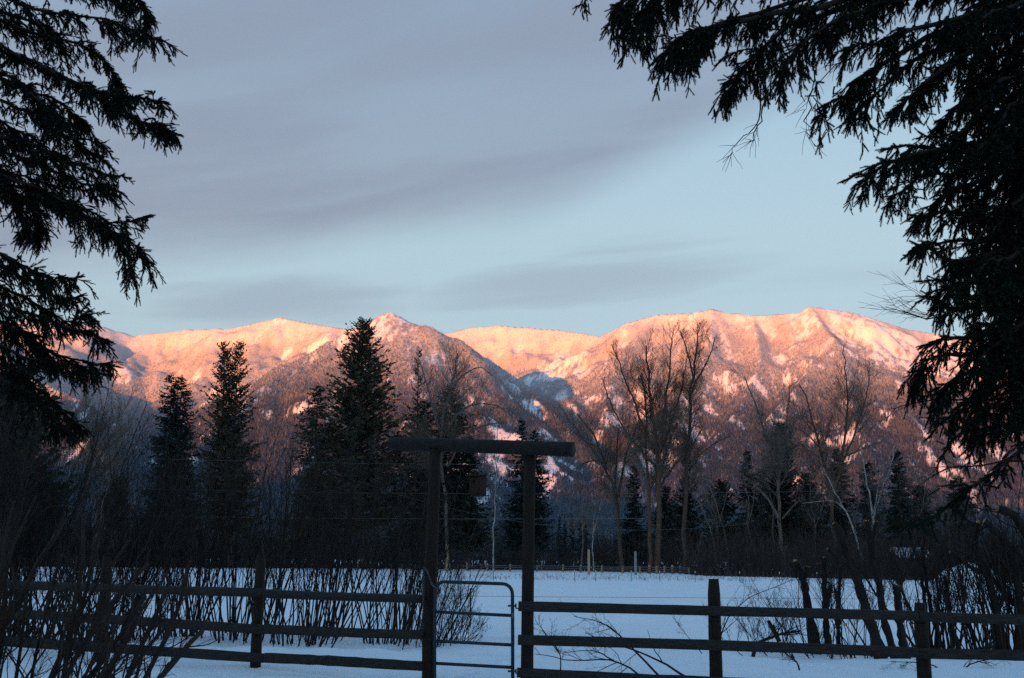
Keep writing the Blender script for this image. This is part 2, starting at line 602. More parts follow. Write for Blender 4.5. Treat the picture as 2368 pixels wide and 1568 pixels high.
def build_forest():
    n = 640000
    rg = np.random.default_rng(11)
    a = np.radians(np.where(rg.random(n) < 0.90, rg.uniform(-26.5, 26.5, n), rg.choice([-1, 1], n) * rg.uniform(26.5, 42, n)))
    r = np.sqrt(rg.uniform(4300 ** 2, 11900 ** 2, n))
    x, y = r * np.sin(a), r * np.cos(a)
    e = 25.0

    def zi(x, y):
        rad = np.hypot(x, y)
        u = ((rad - 3400) / 9800) ** (1 / 1.12) * (NR - 1)
        v = np.interp(np.arctan2(x, y), az, np.arange(NA))
        i, j = np.clip(u.astype(int), 0, NR - 2), np.clip(v.astype(int), 0, NA - 2)
        fu, fv = u - i, v - j

        def g(G):
            return (G[i, j] * (1 - fv) + G[i, j + 1] * fv) * (1 - fu) + (G[i + 1, j] * (1 - fv) + G[i + 1, j + 1] * fv) * fu
        return g
    z = zi(x, y)(TZ)
    zx = zi(x + e, y)(TZ)
    zy = zi(x, y + e)(TZ)
    nx, ny, nz = -(zx - z) / e, -(zy - z) / e, 1.0
    facing = (nx * -x + ny * -y + nz * (EYE - z)) / np.hypot(x, y)
    op = zi(x, y)(TO)
    n3 = fbm(x / 60, y / 60, 2, 61)
    keep = (facing > -0.08) & (z > -12) & (rg.uniform(0, 1, n) > op * 0.80 + 0.04) & (rg.uniform(0, 1, n) < (0.80 + 0.5 * n3) * (1 - 0.15 * sstep(z, 800, 1500)))
    x, y, z = x[keep], y[keep], z[keep]
    n = len(x)
    hgt = rg.uniform(14, 27, n) * (1 - 0.55 * sstep(z, 900, 2000)) * (0.85 + 0.3 * rg.random(n))
    wid = hgt * rg.uniform(0.15, 0.23, n)
    frost = np.clip(sstep(z + 130 * fbm(x / 500, y / 500, 3, 71), 700, 1600) * 0.44 + 0.02 + rg.normal(0, 0.06, n), 0.0, 0.9)
    yaw = rg.uniform(0, 2 * PI, n)
    V = np.zeros((n, 4, 3), np.float32)
    for k in range(3):
        ang = yaw + k * 2 * PI / 3
        V[:, k, 0] = x + wid * np.cos(ang)
        V[:, k, 1] = y + wid * np.sin(ang)
        V[:, k, 2] = z - 3
    V[:, 3] = np.stack([x, y, z + hgt], -1)
    b = np.arange(n)[:, None] * 4
    T = np.concatenate([b + np.array([[0, 1, 3]]), b + np.array([[1, 2, 3]]), b + np.array([[2, 0, 3]])])
    f = new_mesh('mountain_forest', V.reshape(-1, 3), None, M['forest'], tris=T)
    tag(f, 'conifer forest covering the slopes of the snowy mountains, frosted white higher up', 'forest', kind='stuff')
    at_ = f.data.attributes.new('frost', 'FLOAT', 'POINT')
    at_.data.foreach_set('value', np.repeat(frost, 4).astype(np.float32))
    print('forest trees', n)


build_forest()

# range of hills behind the viewer, over which the sun is setting
def build_hills():
    k, m = 160, 24
    s = np.linspace(-34000, 34000, k)
    t = np.linspace(-4200, 4200, m)
    S, T_ = np.meshgrid(s, t)
    crest = 1300 - S * 0.012 + 170 * fbm(S / 5200, S * 0 + 3.3, 3, 81) + 30 * fbm(S / 700, S * 0 + 1.3, 2, 85)
    H = crest * np.maximum(0, 1 - np.abs(T_) / 4200) ** 1.2 - 30 + 60 * fbm(S / 900, T_ / 900, 3, 83) * (1 - np.abs(T_) / 4200)
    dx, dy = math.sin(SUN_HEAD), math.cos(SUN_HEAD)
    base = np.array([-dx, -dy]) * 15000
    X = base[0] + S * dy + T_ * dx
    Y = base[1] - S * dx + T_ * dy
    ii = np.arange(k * m).reshape(m, k)
    q = np.stack([ii[:-1, :-1], ii[:-1, 1:], ii[1:, 1:], ii[1:, :-1]], -1).reshape(-1, 4)
    o = new_mesh('hills', np.stack([X, Y, H], -1), q, M['mountain'], smooth_=True)
    o['kind'] = 'structure'
    a_ = o.data.attributes.new('cover', 'FLOAT', 'POINT')
    a_.data.foreach_set('value', np.full(k * m, 0.8, np.float32))


build_hills()

# valley floor out to the horizon
def build_valley():
    k = 64
    an = np.linspace(0, 2 * PI, k, endpoint=False)
    rads = [200, 1200, 3500, 9000, 14000, 21000]
    V = [(0, 0, -0.9)]
    for r_ in rads:
        for a_ in an:
            V.append((r_ * math.sin(a_), r_ * math.cos(a_), -0.9))
    T = [(0, 1 + (i + 1) % k, 1 + i) for i in range(k)]
    q = []
    for j in range(len(rads) - 1):
        o0 = 1 + j * k
        for i in range(k):
            q.append((o0 + i, o0 + (i + 1) % k, o0 + k + (i + 1) % k, o0 + k + i))
    o = new_mesh('valley_floor', V, q, M['snow'], tris=T)
    o['kind'] = 'structure'


build_valley()


def build_haze():
    m = bpy.data.materials.new('haze')
    m.use_nodes = True
    n, l = m.node_tree.nodes, m.node_tree.links
    n.clear()
    v = n.new('ShaderNodeVolumePrincipled')
    v.inputs['Color'].default_value = (0.55, 0.72, 1.0, 1)
    v.inputs['Density'].default_value = HAZE
    v.inputs['Anisotropy'].default_value = 0.0
    o_ = n.new('ShaderNodeOutputMaterial')
    l.new(v.outputs[0], o_.inputs['Volume'])
    V, Q_, T = box_geo((0, -2000, 1150), (48000, 48000, 2310))
    o = new_mesh('haze', V, None, m, tris=T)
    tag(o, 'thin bluish air between the viewer and the far mountains', 'haze', kind='stuff')


HAZE = 1.6e-5
build_haze()

# ------------------------------------------------------------------ snow field
def _prints():
    path = resample(np.array([[-2.6, 9.0, 0], [-1.4, 13.5, 0], [-0.75, 16.9, 0], [-0.3, 20.0, 0], [0.9, 25.0, 0], [1.2, 31.0, 0]]), 62)
    T = norm(np.gradient(path, axis=0))
    rg = np.random.default_rng(15)
    out = []
    for i, (p, t) in enumerate(zip(path, T)):
        o = (0.13 if i % 2 else -0.13) + rg.normal(0, 0.04)
        out.append((p[0] + t[1] * o + rg.normal(0, 0.03), p[1] - t[0] * o, t[1], -t[0]))
    return out


PRINTS = _prints()


def gz(x, y):
    x = np.asarray(x, float)
    y = np.asarray(y, float)
    z = 0.075 * fbm(x / 4.2, y / 6.0, 4, 101, 0.55) + 0.030 * fbm(x / 1.1, y / 1.4, 3, 103) * (1 - sstep(y, 25, 60))
    z = z + 0.07 * fbm(x / 2.3, y / 1.6, 3, 107) * (1 - sstep(y, 20, 26))
    z = z * (1 - 0.8 * sstep(y, 60, 120))
    # ploughed bank on both sides of the near fence, lower on the gate's way through
    bank = np.exp(-((y - 20.2 - 0.6 * pn(x / 3, x * 0 + 1.5, 7)) / 2.2) ** 2)
    z = z + 0.24 * bank * sstep(-x, 0.4, 3.5) + 0.14 * np.exp(-((y - 19.6) / 1.8) ** 2) * sstep(x, 1.5, 4.5)
    # a line of footprints trodden through the gate and out over the field
    for fx, fy, fc, fs in PRINTS:
        u_ = (x - fx) * fc + (y - fy) * fs
        v_ = -(x - fx) * fs + (y - fy) * fc
        z = z - 0.085 * np.exp(-((u_ / 0.085) ** 2 + (v_ / 0.17) ** 2) ** 1.5) + 0.018 * np.exp(-(((u_ ** 2 + v_ ** 2) ** 0.5 - 0.24) / 0.07) ** 2)
    return z


def gp(px, py):
    d = ray(px, py)
    Y = EYE / -d[2]
    return np.array([d[0] * Y, Y, 0.0])


def ground_pt(px, Y):
    """ground under the line of sight px at distance Y"""
    d = ray(px, 1300)
    x = d[0] * Y
    return np.array([x, Y, float(gz(x, Y))])


def build_field():
    outer = 9 + 181 * np.linspace(0, 1, 31)[1:] ** 1.8
    xs = np.concatenate([-outer[::-1], np.linspace(-9, 9, 150), outer])
    ys = np.concatenate([np.linspace(-14, 9, 18)[:-1], np.linspace(9, 31, 150), 31 + 229 * np.linspace(0, 1, 51)[1:] ** 1.6])
    nx, ny = len(xs), len(ys)
    X, Y = np.meshgrid(xs, ys)
    Z = gz(X, Y)
    rim = np.maximum(sstep(np.abs(X), 150, 190), np.maximum(sstep(Y, 245, 260), sstep(-Y, 10, 14)))
    Z = Z - 1.6 * rim
    ii = np.arange(nx * ny).reshape(ny, nx)
    q = np.stack([ii[:-1, :-1], ii[:-1, 1:], ii[1:, 1:], ii[1:, :-1]], -1).reshape(-1, 4)
    o = new_mesh('snow_field', np.stack([X, Y, Z], -1), q, M['snow'], smooth_=True)
    o['kind'] = 'structure'


build_field()

M['rail'] = mat_two('weathered_rail', (0.033, 0.030, 0.027), (0.014, 0.012, 0.010), 3.0, (1.0, 14, 14), 0.8, 0.6, bscale=6)
M['post'] = mat_two('brown_post', (0.020, 0.012, 0.008), (0.009, 0.006, 0.004), 3.5, (12, 12, 0.9), 0.8, 0.6, bscale=6)
M['beam'] = mat_two('grey_log', (0.021, 0.019, 0.017), (0.010, 0.008, 0.007), 3.0, (1, 10, 10), 0.8, 0.6, bscale=5)
M['endgrain'] = mat_two('end_grain', (0.05, 0.036, 0.028), (0.02, 0.015, 0.012), 9.0, (1, 1, 1), 0.9, 0.5)
M['gate'] = mat_two('green_gate_paint', (0.008, 0.024, 0.036), (0.006, 0.016, 0.024), 12.0, (1, 1, 1), 0.45, 0.0, spec=0.3)
M['steel'] = mat_two('galvanised_steel', (0.13, 0.13, 0.135), (0.07, 0.07, 0.07), 30.0, (1, 1, 1), 0.45, 0.0, spec=0.5)
for k_ in ('steel',):
    M[k_].node_tree.nodes['Principled BSDF'].inputs['Metallic'].default_value = 0.8
M['darkmetal'] = mat_two('dark_metal', (0.025, 0.03, 0.028), (0.012, 0.014, 0.013), 20, (1, 1, 1), 0.5, 0.0, spec=0.4)
M['yellow'] = mat_two('yellow_plastic', (0.62, 0.45, 0.05), (0.45, 0.30, 0.03), 15, (1, 1, 1), 0.5, 0.0)
M['white'] = mat_two('white_paint', (0.75, 0.75, 0.72), (0.55, 0.55, 0.52), 15, (1, 1, 1), 0.6, 0.0)
M['tan'] = mat_two('tan_post', (0.50, 0.34, 0.20), (0.34, 0.21, 0.12), 4, (6, 6, 1), 0.8, 0.3)
M['greypost'] = mat_two('grey_post', (0.30, 0.30, 0.30), (0.18, 0.18, 0.185), 4, (6, 6, 1), 0.8, 0.3)
M['farrail'] = mat_two('far_rail', (0.17, 0.14, 0.12), (0.09, 0.07, 0.06), 2, (1, 6, 6), 0.85, 0.3)
M['birdbox'] = mat_two('red_brown_boards', (0.036, 0.018, 0.011), (0.020, 0.010, 0.007), 6, (8, 8, 1), 0.8, 0.4)
M['black'] = mat_two('black_hole', (0.004, 0.004, 0.004), (0.003, 0.003, 0.003), 6, (1, 1, 1), 0.9, 0.0)
M['cable'] = mat_two('cable', (0.11, 0.105, 0.105), (0.08, 0.075, 0.075), 2, (1, 1, 1), 0.5, 0.0, spec=0.5)


def log_geo(p0, p1, r0, r1, seed, sides=12, segs=14, squash=1.0, wob=0.06, bend=0.012):
    """rough log or slab between two points; squash < 1 makes it a flattened slab"""
    rg = np.random.default_rng(seed)
    p0, p1 = np.asarray(p0, float), np.asarray(p1, float)
    t = np.linspace(0, 1, segs)
    L = np.linalg.norm(p1 - p0)
    P = p0[None] * (1 - t[:, None]) + p1[None] * t[:, None]
    T = (p1 - p0) / L
    ref = np.array([0, 0, 1.0]) if abs(T[2]) < 0.8 else np.array([1.0, 0, 0])
    A = np.cross(T, ref)
    A /= np.linalg.norm(A)
    B = np.cross(A, T)
    P = P + B[None] * (bend * L * np.sin(t * PI * rg.uniform(0.8, 1.6) + rg.uniform(-0.5, 0.5)))[:, None] * rg.uniform(-1, 1)
    r = (r0 * (1 - t) + r1 * t) * (1 + wob * rg.normal(0, 0.5, segs))
    ang = np.arange(sides) * 2 * PI / sides + rg.uniform(0, 0.3)
    V = []
    lump = 1 + wob * rg.normal(0, 0.6, sides)
    for i in range(segs):
        e = lump * (1 + wob * 0.35 * rg.normal(0, 1, sides))
        ca, sa = np.cos(ang), np.sin(ang)
        if squash < 1:                     # slab: superellipse section, taller than deep
            k = (np.abs(ca) ** 4 + np.abs(sa) ** 4) ** -0.25
        else:
            k = 1.0
        V.append(P[i] + r[i] * (e * k)[:, None] * (A[None] * (ca * squash)[:, None] + B[None] * sa[:, None]))
    V = np.concatenate(V)
    ii = np.arange(segs * sides).reshape(segs, sides)
    Q = np.stack([ii[:-1], np.roll(ii[:-1], -1, 1), np.roll(ii[1:], -1, 1), ii[1:]], -1).reshape(-1, 4)
    base = len(V)
    V = np.concatenate([V, [P[0], P[-1]]])
    lo, hi = ii[0], ii[-1]
    Tt = [(np.roll(lo, -1)[i], lo[i], base) for i in range(sides)] + [(hi[i], np.roll(hi, -1)[i], base + 1) for i in range(sides)]
    return V, Q, np.array(Tt)


def add(name, geo, mat, parent=None, smooth_=False):
    V, Q, T = geo
    return new_mesh(name, V, Q, mat, parent, smooth_, T)


# ------------------------------------------------------------------ near fences
def fence(name, label, posts, rails, seed):
    """posts: (px, top py, half width px, Y); rails: (px0, py0, px1, py1, Y0, Y1, half thickness px, round?)"""
    b = ground_pt(posts[0][0], posts[0][3])
    f = empty(name, tuple(b), label, 'fence')
    for i, (px, py, hw, Y) in enumerate(posts):
        top = at(px, py, Y)
        g = np.array([top[0], Y, float(gz(top[0], Y)) - 0.25])
        r = hw / FPX * Y
        V, Q, T = log_geo(g, top, r * 1.03, r * 0.97, seed + i, 14, 10, wob=0.03, bend=0.002)
        n = 14
        V[9 * n:10 * n] = V[9 * n:10 * n] * 1.0 + (V[-1] - V[9 * n:10 * n]) * 0.22    # bevelled head
        V[-1, 2] += 0.01
        V[9 * n:10 * n, 2] += 0.02
        add('post', (V, Q, T), M['post'], f)
    for i, (x0, y0, x1, y1, Y0, Y1, hw, rnd) in enumerate(rails):
        r = hw / FPX * (Y0 + Y1) / 2
        g = log_geo(at(x0, y0, Y0), at(x1, y1, Y1), r, r * 0.94, seed + 50 + i, 14 if rnd else 16, 18, 1.0 if rnd else 0.45, 0.05, 0.004)
        add('rail', g, M['rail'], f)
    return f


YL0, YL1, YR0, YR1 = 19.3, 17.46, 17.05, 16.2


def yl(px):
    return YL0 + (YL1 - YL0) * (px + 60) / 1050.0


def yr(px):
    return YR0 + (YR1 - YR0) * (px - 1218) / 1150.0


off = -0.16
lr = []
for (a, b, c, hw, rnd) in (((-330, 1335), (603, 1371.5), (976, 1386), 10.0, 1), ((-330, 1402), (603, 1453.5), (978, 1468), 10.5, 0), ((-330, 1466), (603, 1521), (975, 1540), 11.0, 0)):
    lr.append((a[0], a[1], b[0] + 6, b[1], yl(a[0]) + off, yl(b[0]) + off, hw, rnd))
    lr.append((b[0] + 8, b[1] + 0.5, c[0], c[1], yl(b[0]) + off, yl(c[0]) + off, hw, rnd))
fence('post_and_rail_fence', 'dark three rail wooden fence running left from the gate in front of the willow thicket',
      [(-330, 1292, 12, yl(-330)), (-40, 1294, 12, yl(-40)), (248, 1290, 12, yl(248)), (603, 1285, 12, yl(603))], lr, 200)
rr_ = []
for (a, b, c, hw, rnd) in (((1199, 1402), (2124, 1424), (2680, 1440), 11.0, 0), ((1198, 1480), (2124, 1509), (2680, 1524), 11.5, 0), ((1196, 1556), (2124, 1593), (2680, 1610), 11.0, 0)):
    rr_.append((a[0], a[1], b[0], b[1], yr(a[0]) + off, yr(b[0]) + off, hw, rnd))
    rr_.append((b[0] + 2, b[1] + 1.5, c[0], c[1], yr(b[0]) + off, yr(c[0]) + off, hw, rnd))
fence('post_and_rail_fence', 'weathered three rail wooden fence running right from the gate with a thick flat topped post',
      [(1650, 1342, 15, yr(1650)), (2127, 1397, 16, yr(2127)), (2640, 1405, 16, yr(2640))], rr_, 300)


# ------------------------------------------------------------------ log arch over the gate
def build_arch():
    Y0, Y1 = YL1, YR0
    pl, pr = at(992, 1550, Y0), at(1219, 1550, Y1)
    a = empty('log_gateway', (pl[0], Y0, float(gz(pl[0], Y0))), 'tall rustic log gateway of two posts under one thick crossbeam', 'gateway')
    for px, pyt, hw0, hw1, Y, sd in ((991, 1042, 16.0, 13.5, Y0, 1), (1219, 1052, 14.0, 13.5, Y1, 2)):
        x = at(px, 1550, Y)[0]
        top = at(px + 6, pyt, Y)
        g = np.array([x, Y, float(gz(x, Y)) - 0.3])
        add('post', log_geo(g, np.array([x + 0.03, Y, top[2] + 0.02]), hw0 / FPX * Y, hw1 / FPX * Y, 400 + sd, 16, 16, wob=0.025, bend=0.003), M['post'], a)
    # the beam: right end nearer to the viewer
    e0, e1 = at(903, 1026.5, 17.75), at(1326, 1039, 16.75)
    V, Q, T = log_geo(e0, e1, 0.100, 0.112, 410, 20, 26, wob=0.02, bend=0.002)
    b = add('crossbeam', (V, Q, T), M['beam'], a)
    b.data.materials.append(M['endgrain'])
    pi = np.zeros(len(b.data.polygons), np.int32)
    pi[len(Q):] = 1
    b.data.polygons.foreach_set('material_index', pi)
    return a


build_arch()


# ------------------------------------------------------------------ tubular gate
def build_gate():
    Y = YL1 - 0.15
    Yr = YR0 - 0.05

    def gpnt(px, py):
        return at(px, py, Y + (Yr - Y) * (px - 1005) / 180.0)
    base = gpnt(1185, 1575)
    g = empty('tubular_gate', (base[0], base[1], float(gz(base[0], base[1]))), 'dark green tubular steel pedestrian gate standing closed under the log gateway', 'gate')
    rad = 0.026
    path = [gpnt(1005, 1592), gpnt(1005, 1480), gpnt(1005.5, 1369)]
    for k in range(1, 6):
        an = k / 6 * PI / 2
        path.append(gpnt(1005.5 + 22 * (1 - math.cos(an)), 1369 - 23.5 * math.sin(an)))
    path += [gpnt(1027.5, 1345.5), gpnt(1090, 1347.6), gpnt(1162, 1350)]
    for k in range(1, 6):
        an = k / 6 * PI / 2
        path.append(gpnt(1162 + 23 * math.sin(an), 1350 + 24 * (1 - math.cos(an))))
    path += [gpnt(1185, 1374), gpnt(1185.5, 1480), gpnt(1185.5, 1602)]
    P = np.array(path)[None]
    add('frame', tubes(P, np.full((1, P.shape[1]), rad), 12, True), M['gate'], g, True)
    for y0, y1 in ((1415, 1423.5), (1482.5, 1491.5), (1534, 1543.5), (1592, 1602)):
        P = np.array([gpnt(1007, y0), gpnt(1096, (y0 + y1) / 2), gpnt(1184, y1)])[None]
        add('rail', tubes(P, np.full((1, 3), rad * (0.92 if y0 < 1590 else 1)), 12, True), M['gate'], g, True)
    # hinges: bracket tube, pin and the hook screwed into the fence rail
    for hy in (1401, 1552):
        c = gpnt(1185, hy)
        h = new_mesh('hinge', *(lambda q: (q[0], q[1], M['darkmetal']))(tubes(np.array([[c + [-0.07, -0.02, 0], c + [0.055, -0.02, 0]]]), np.full((1, 2), 0.014), 8, True)), g, tris=None)
        pin = [gpnt(1193, hy - 5), gpnt(1193, hy + 5)]
        add('hinge_pin', tubes(np.array([pin]), np.full((1, 2), 0.012), 8, True), M['darkmetal'], h)
        hk = np.array([gpnt(1192, hy + 4), gpnt(1194, hy + 6), gpnt(1200, hy + 6.5)])[None]
        add('hook', tubes(hk, np.full((1, 3), 0.009), 8, True), M['steel'], h)
    # sticker with lettering on the top tube, a small tag on the hinge side
    s0, s1 = gpnt(1076, 1346.5), gpnt(1102, 1347.6)
    u = norm(s1 - s0)
    back = np.array([0, -1.0, 0])
    nrm = norm(back - u * (back @ u))
    upv = np.cross(u, nrm) * -1
    if upv[2] < 0:
        upv = -upv
    V, Q = [], []
    for i in range(2):
        e = s0 if i == 0 else s1
        for k in range(5):
            an = (k - 2) / 2 * R(38)
            V.append(e + (nrm * math.cos(an) + upv * math.sin(an)) * (rad + 0.0012))
    for k in range(4):
        Q.append((k, k + 5, k + 6, k + 1))
    st = new_mesh('sticker', V, Q, M['gate'], g)
    for tx, size, fx in (('HW', 0.026, 0.06), ('Brand', 0.014, 0.46)):
        cu = bpy.data.curves.new('lettering', 'FONT')
        cu.body = tx
        cu.size = size * 1.35
        cu.shear = 0.25
        cu.extrude = 0.0004
        cu.align_y = 'CENTER'
        tmp = bpy.data.objects.new('lettering', cu)
        COL.objects.link(tmp)
        dg = bpy.context.evaluated_depsgraph_get()
        me = bpy.data.meshes.new_from_object(tmp.evaluated_get(dg))
        COL.objects.unlink(tmp)
        bpy.data.objects.remove(tmp)
        o = bpy.data.objects.new('lettering', me)
        COL.objects.link(o)
        me.materials.clear()
        me.materials.append(M['steel'])
        o.parent = st
        mw = Matrix((u, upv, nrm)).transposed().to_4x4()
        p = s0 + (s1 - s0) * fx + nrm * (rad + 0.003)
        mw.translation = Vector(p - parent_origin(g))
        o.matrix_local = mw
    c = gpnt(1185.3, 1424)
    add('tag', box_geo(c + [0, -rad - 0.002, 0], (0.028, 0.003, 0.10)), M['steel'], g)
    return g


build_gate()


def chain(label, pts, n, lk=0.034):
    pts = resample(pts, n)
    geos = []
    t = norm(np.gradient(pts, axis=0))
    for i, p in enumerate(pts):
        a = norm(np.cross(t[i], [0.3, 1, 0.2])) if i % 2 else norm(np.cross(t[i], np.cross(t[i], [0.3, 1, 0.2])))
        an = np.linspace(0, 2 * PI, 9)
        ring = p + t[i] * (np.cos(an) * lk * 0.62)[:, None] + a * (np.sin(an) * lk * 0.36)[:, None]
        geos.append(tubes(ring[None], np.full((1, 9), 0.0042), 5))
    V, Q, T = merge(geos)
    o = new_mesh('chain', V, Q, M['steel'])
    return tag(o, label, 'chain')


Yc = YL1 - 0.20
chain('galvanised chain looped from the gateway post to the top corner of the gate', [at(981, 1313, Yc), at(988, 1322, Yc - 0.02), at(997, 1346, Yc - 0.02), at(1003, 1356, Yc - 0.03), at(1010, 1361, Yc - 0.02)], 26)
chain('loose chain end hanging straight down the left side of the gateway post', [at(979, 1316, Yc), at(978.5, 1360, Yc), at(978, 1405, Yc)], 30)


# ------------------------------------------------------------------ bird box
def build_birdbox():
    Y = 17.3
    c = at(1105, 1125, Y)
    o = empty('bird_box', tuple(c - [0, 0, 0.15]), 'small brown wooden bird box hanging under the crossbeam of the gateway', 'bird box')
    rot = np.array(Matrix.Rotation(R(-38), 3, 'Z'))
    w, d, h = 0.185, 0.19, 0.30

    def bx(cc, s):
        return box_geo(c + rot @ np.array(cc), s, rot)
    # front with a round hole, built as a ring of faces
    n = 20
    ang = np.linspace(0, 2 * PI, n, endpoint=False)
    hr, hz = 0.021, 0.07
    inner = np.stack([hr * np.cos(ang), np.full(n, -d / 2), hz + hr * np.sin(ang)], -1)
    sx = np.cos(ang)
    sz = np.sin(ang)
    k = np.minimum((w / 2 - 0.001) / np.maximum(np.abs(sx), 1e-6), np.where(sz > 0, h / 2 - hz, h / 2 + hz) / np.maximum(np.abs(sz), 1e-6))
    outer = np.stack([k * sx, np.full(n, -d / 2), hz + k * sz], -1)
    V = np.concatenate([inner, outer, inner + [0, 0.018, 0], outer + [0, 0.018, 0]])
    V = c + V @ rot.T
    Q = []
    for i in range(n):
        j = (i + 1) % n
        Q += [(i, j, n + j, n + i), (2 * n + j, 2 * n + i, 3 * n + i, 3 * n + j), (j, i, 2 * n + i, 2 * n + j), (n + i, n + j, 3 * n + j, 3 * n + i)]
    new_mesh('front_board', V, Q, M['birdbox'], o)
    add('back_board', bx((0, d / 2 - 0.009, 0.012), (w, 0.018, h + 0.024)), M['birdbox'], o)
    for s in (-1, 1):
        add('side_board', bx((s * (w / 2 - 0.009), 0.0, 0.004), (0.017, d - 0.042, h)), M['birdbox'], o)
    add('floor_board', bx((0, 0, -h / 2 + 0.012), (w - 0.042, d - 0.042, 0.018)), M['birdbox'], o)
    rt = np.array(Matrix.Rotation(R(-38), 3, 'Z') @ Matrix.Rotation(R(6), 3, 'X'))
    add('roof', box_geo(c + rot @ np.array((0, -0.03, h / 2 + 0.030)), (w + 0.05, d + 0.09, 0.020), rt), M['rail'], o)
    for s in (-1, 1):
        p0 = c + rot @ np.array((s * 0.06, 0, h / 2 + 0.03))
        p1 = c + np.array((s * 0.015, 0.02, 0.15 + 0.37))
        add('hanging_wire', tubes(np.array([[p0, p1]]), np.full((1, 2), 0.0016), 5), M['darkmetal'], o)


build_birdbox()

# ------------------------------------------------------------------ things out in the field
def stake(px, pyt, pyb, label, ins=True, group=None, tip=True):
    b = gp(px, pyb)
    Y = b[1]
    b[2] = float(gz(b[0], Y))
    t = at(px + 0.5, pyt, Y)
    o = empty('fence_stake', tuple(b), label, 'stake', group)
    H = t[2] - b[2]
    # T-section steel: flange and stem
    V1 = box_geo(b + [0, 0, H / 2 - 0.1], (0.042, 0.007, H + 0.2))
    V2 = box_geo(b + [0, 0.016, H / 2 - 0.1], (0.007, 0.024, H + 0.2))
    add('shaft', merge([V1, V2]), M['darkmetal'], o)
    if tip:
        add('tip', box_geo(b + [0, -0.001, H - 0.05], (0.052, 0.018, 0.16)), M['white'], o)
    if ins:
        for hz in (0.22, 0.80):
            add('insulator', box_geo(b + [0, -0.012, hz * H], (0.05, 0.03, 0.045)), M['yellow'], o)
    return b, H


stake(1087, 1360, 1452, 'dark steel stake with yellow insulators in the snow seen through the gate', True, tip=False)
SK = [(1300, 1313, 1346), (1319, 1323, 1348), (1240, 1317, 1345), (1330, 1317, 1343), (1378, 1319, 1345), (1458, 1321, 1345), (1520, 1325, 1346), (1607, 1327, 1347), (1709, 1325, 1349), (1803, 1327, 1349), (1897, 1329, 1350)]
SKL = {1240: 'thin steel stake at the field edge, seen between gate and right gateway post', 1300: 'thin white tipped field stake just left of the right gateway post'}
xs_ = [1141, 1233, 1329, 1378, 1460, 1526, 1608, 1711, 1803, 1890, 800, 870]
lab_ = ['white tipped steel stake in the far snow above the top left of the gate', 'white tipped steel stake in the far snow close to the right gateway post',
        'far white tipped stake left of the tall tan pole', 'far white tipped stake just right of the tall tan pole', 'far white tipped stake left of the grey pole',
        'far white tipped stake below the right end of the distant rail fence', 'far white tipped stake just left of the thick fence post', 'far white tipped stake above the fence right of the thick fence post',
        'far white tipped stake below the forked pale cottonwood', 'far white tipped stake beside the cut willow trunks', 'far white tipped stake behind the willow thicket', 'far white tipped stake behind the thicket near the left gateway post']
wire_pts = []
for x_, l_ in sorted(zip(xs_, lab_)):
    pb = 1343 + (x_ - 1184) * 0.0085
    b, H = stake(x_, pb - 25, pb, l_, False, 'steel stakes along the far edge of the snow field')
    wire_pts.append((b, H))


def wire(name, pts, r, label, cat, mat, n=60, sides=4):
    P = resample(np.array(pts), n)[None]
    o = add(name, tubes(P, np.full((1, n), r), sides), mat)
    return tag(o, label, cat)


wire('fence_wire', [(b[0], b[1] - 0.03, b[2] + 0.8 * H) for b, H in wire_pts], 0.004, 'thin wire strung along the far line of steel stakes', 'wire', M['darkmetal'])
p0_ = gp(1087, 1452)
wire('fence_wire', [(-60, p0_[1] + 0.6, 0.83), (p0_[0], p0_[1] - 0.03, 0.83), (60, p0_[1] - 0.6, 0.80)], 0.004, 'dark electric wire stretched level across the near snow field', 'wire', M['darkmetal'], 20)

# far rail fence with tall poles
FB = [(905, 1316), (960, 1317), (1013, 1318), (1040, 1319), (1080, 1320), (1112, 1320), (1127, 1321), (1180, 1321.5), (1242, 1322), (1302, 1323), (1343, 1324), (1392, 1325), (1440, 1326), (1480, 1327), (1502, 1327), (1519, 1327.5), (1537, 1328), (1555, 1328), (1573, 1328), (1593, 1328.5)]


def far_fence():
    rg = np.random.default_rng(21)
    b0 = gp(*FB[0])
    f = empty('far_rail_fence', tuple(b0), 'long low rail fence with tan posts at the far edge of the snow', 'fence')
    pts = []
    for i, (x_, y_) in enumerate(FB):
        b = gp(x_, y_)
        h = rg.uniform(0.95, 1.25)
        r = rg.uniform(0.13, 0.17)
        b[2] = float(gz(b[0], b[1]))
        add('post', log_geo(b - [0, 0, 0.2], b + [0, 0, h], r, r, 600 + i, 8, 3, wob=0.02), M['tan'] if rg.random() < 0.7 else M['greypost'], f)
        pts.append(b)
    for a, b in zip(pts[:-1], pts[1:]):
        for hz in (0.28, 0.60, 0.90):
            add('rail', log_geo(a + [0, -0.18, hz + rg.normal(0, 0.03)], b + [0, -0.18, hz + rg.normal(0, 0.03)], 0.07, 0.06, rg.integers(9999), 6, 4, wob=0.04), M['farrail'], f)


far_fence()


def pole(px, pyt, pyb, hw, mat, label, Yo=0.5):
    b = gp(px, pyb) + [0, Yo, 0]
    b[2] = float(gz(b[0], b[1]))
    t = at(px, pyt, b[1])
    r = hw / FPX * b[1]
    o = add('pole', log_geo(b - [0, 0, 0.4], np.array([b[0], b[1], t[2]]), r * 1.05, r * 0.92, int(px), 10, 8, wob=0.02, bend=0.001), mat)
    return tag(o, label, 'pole', None)


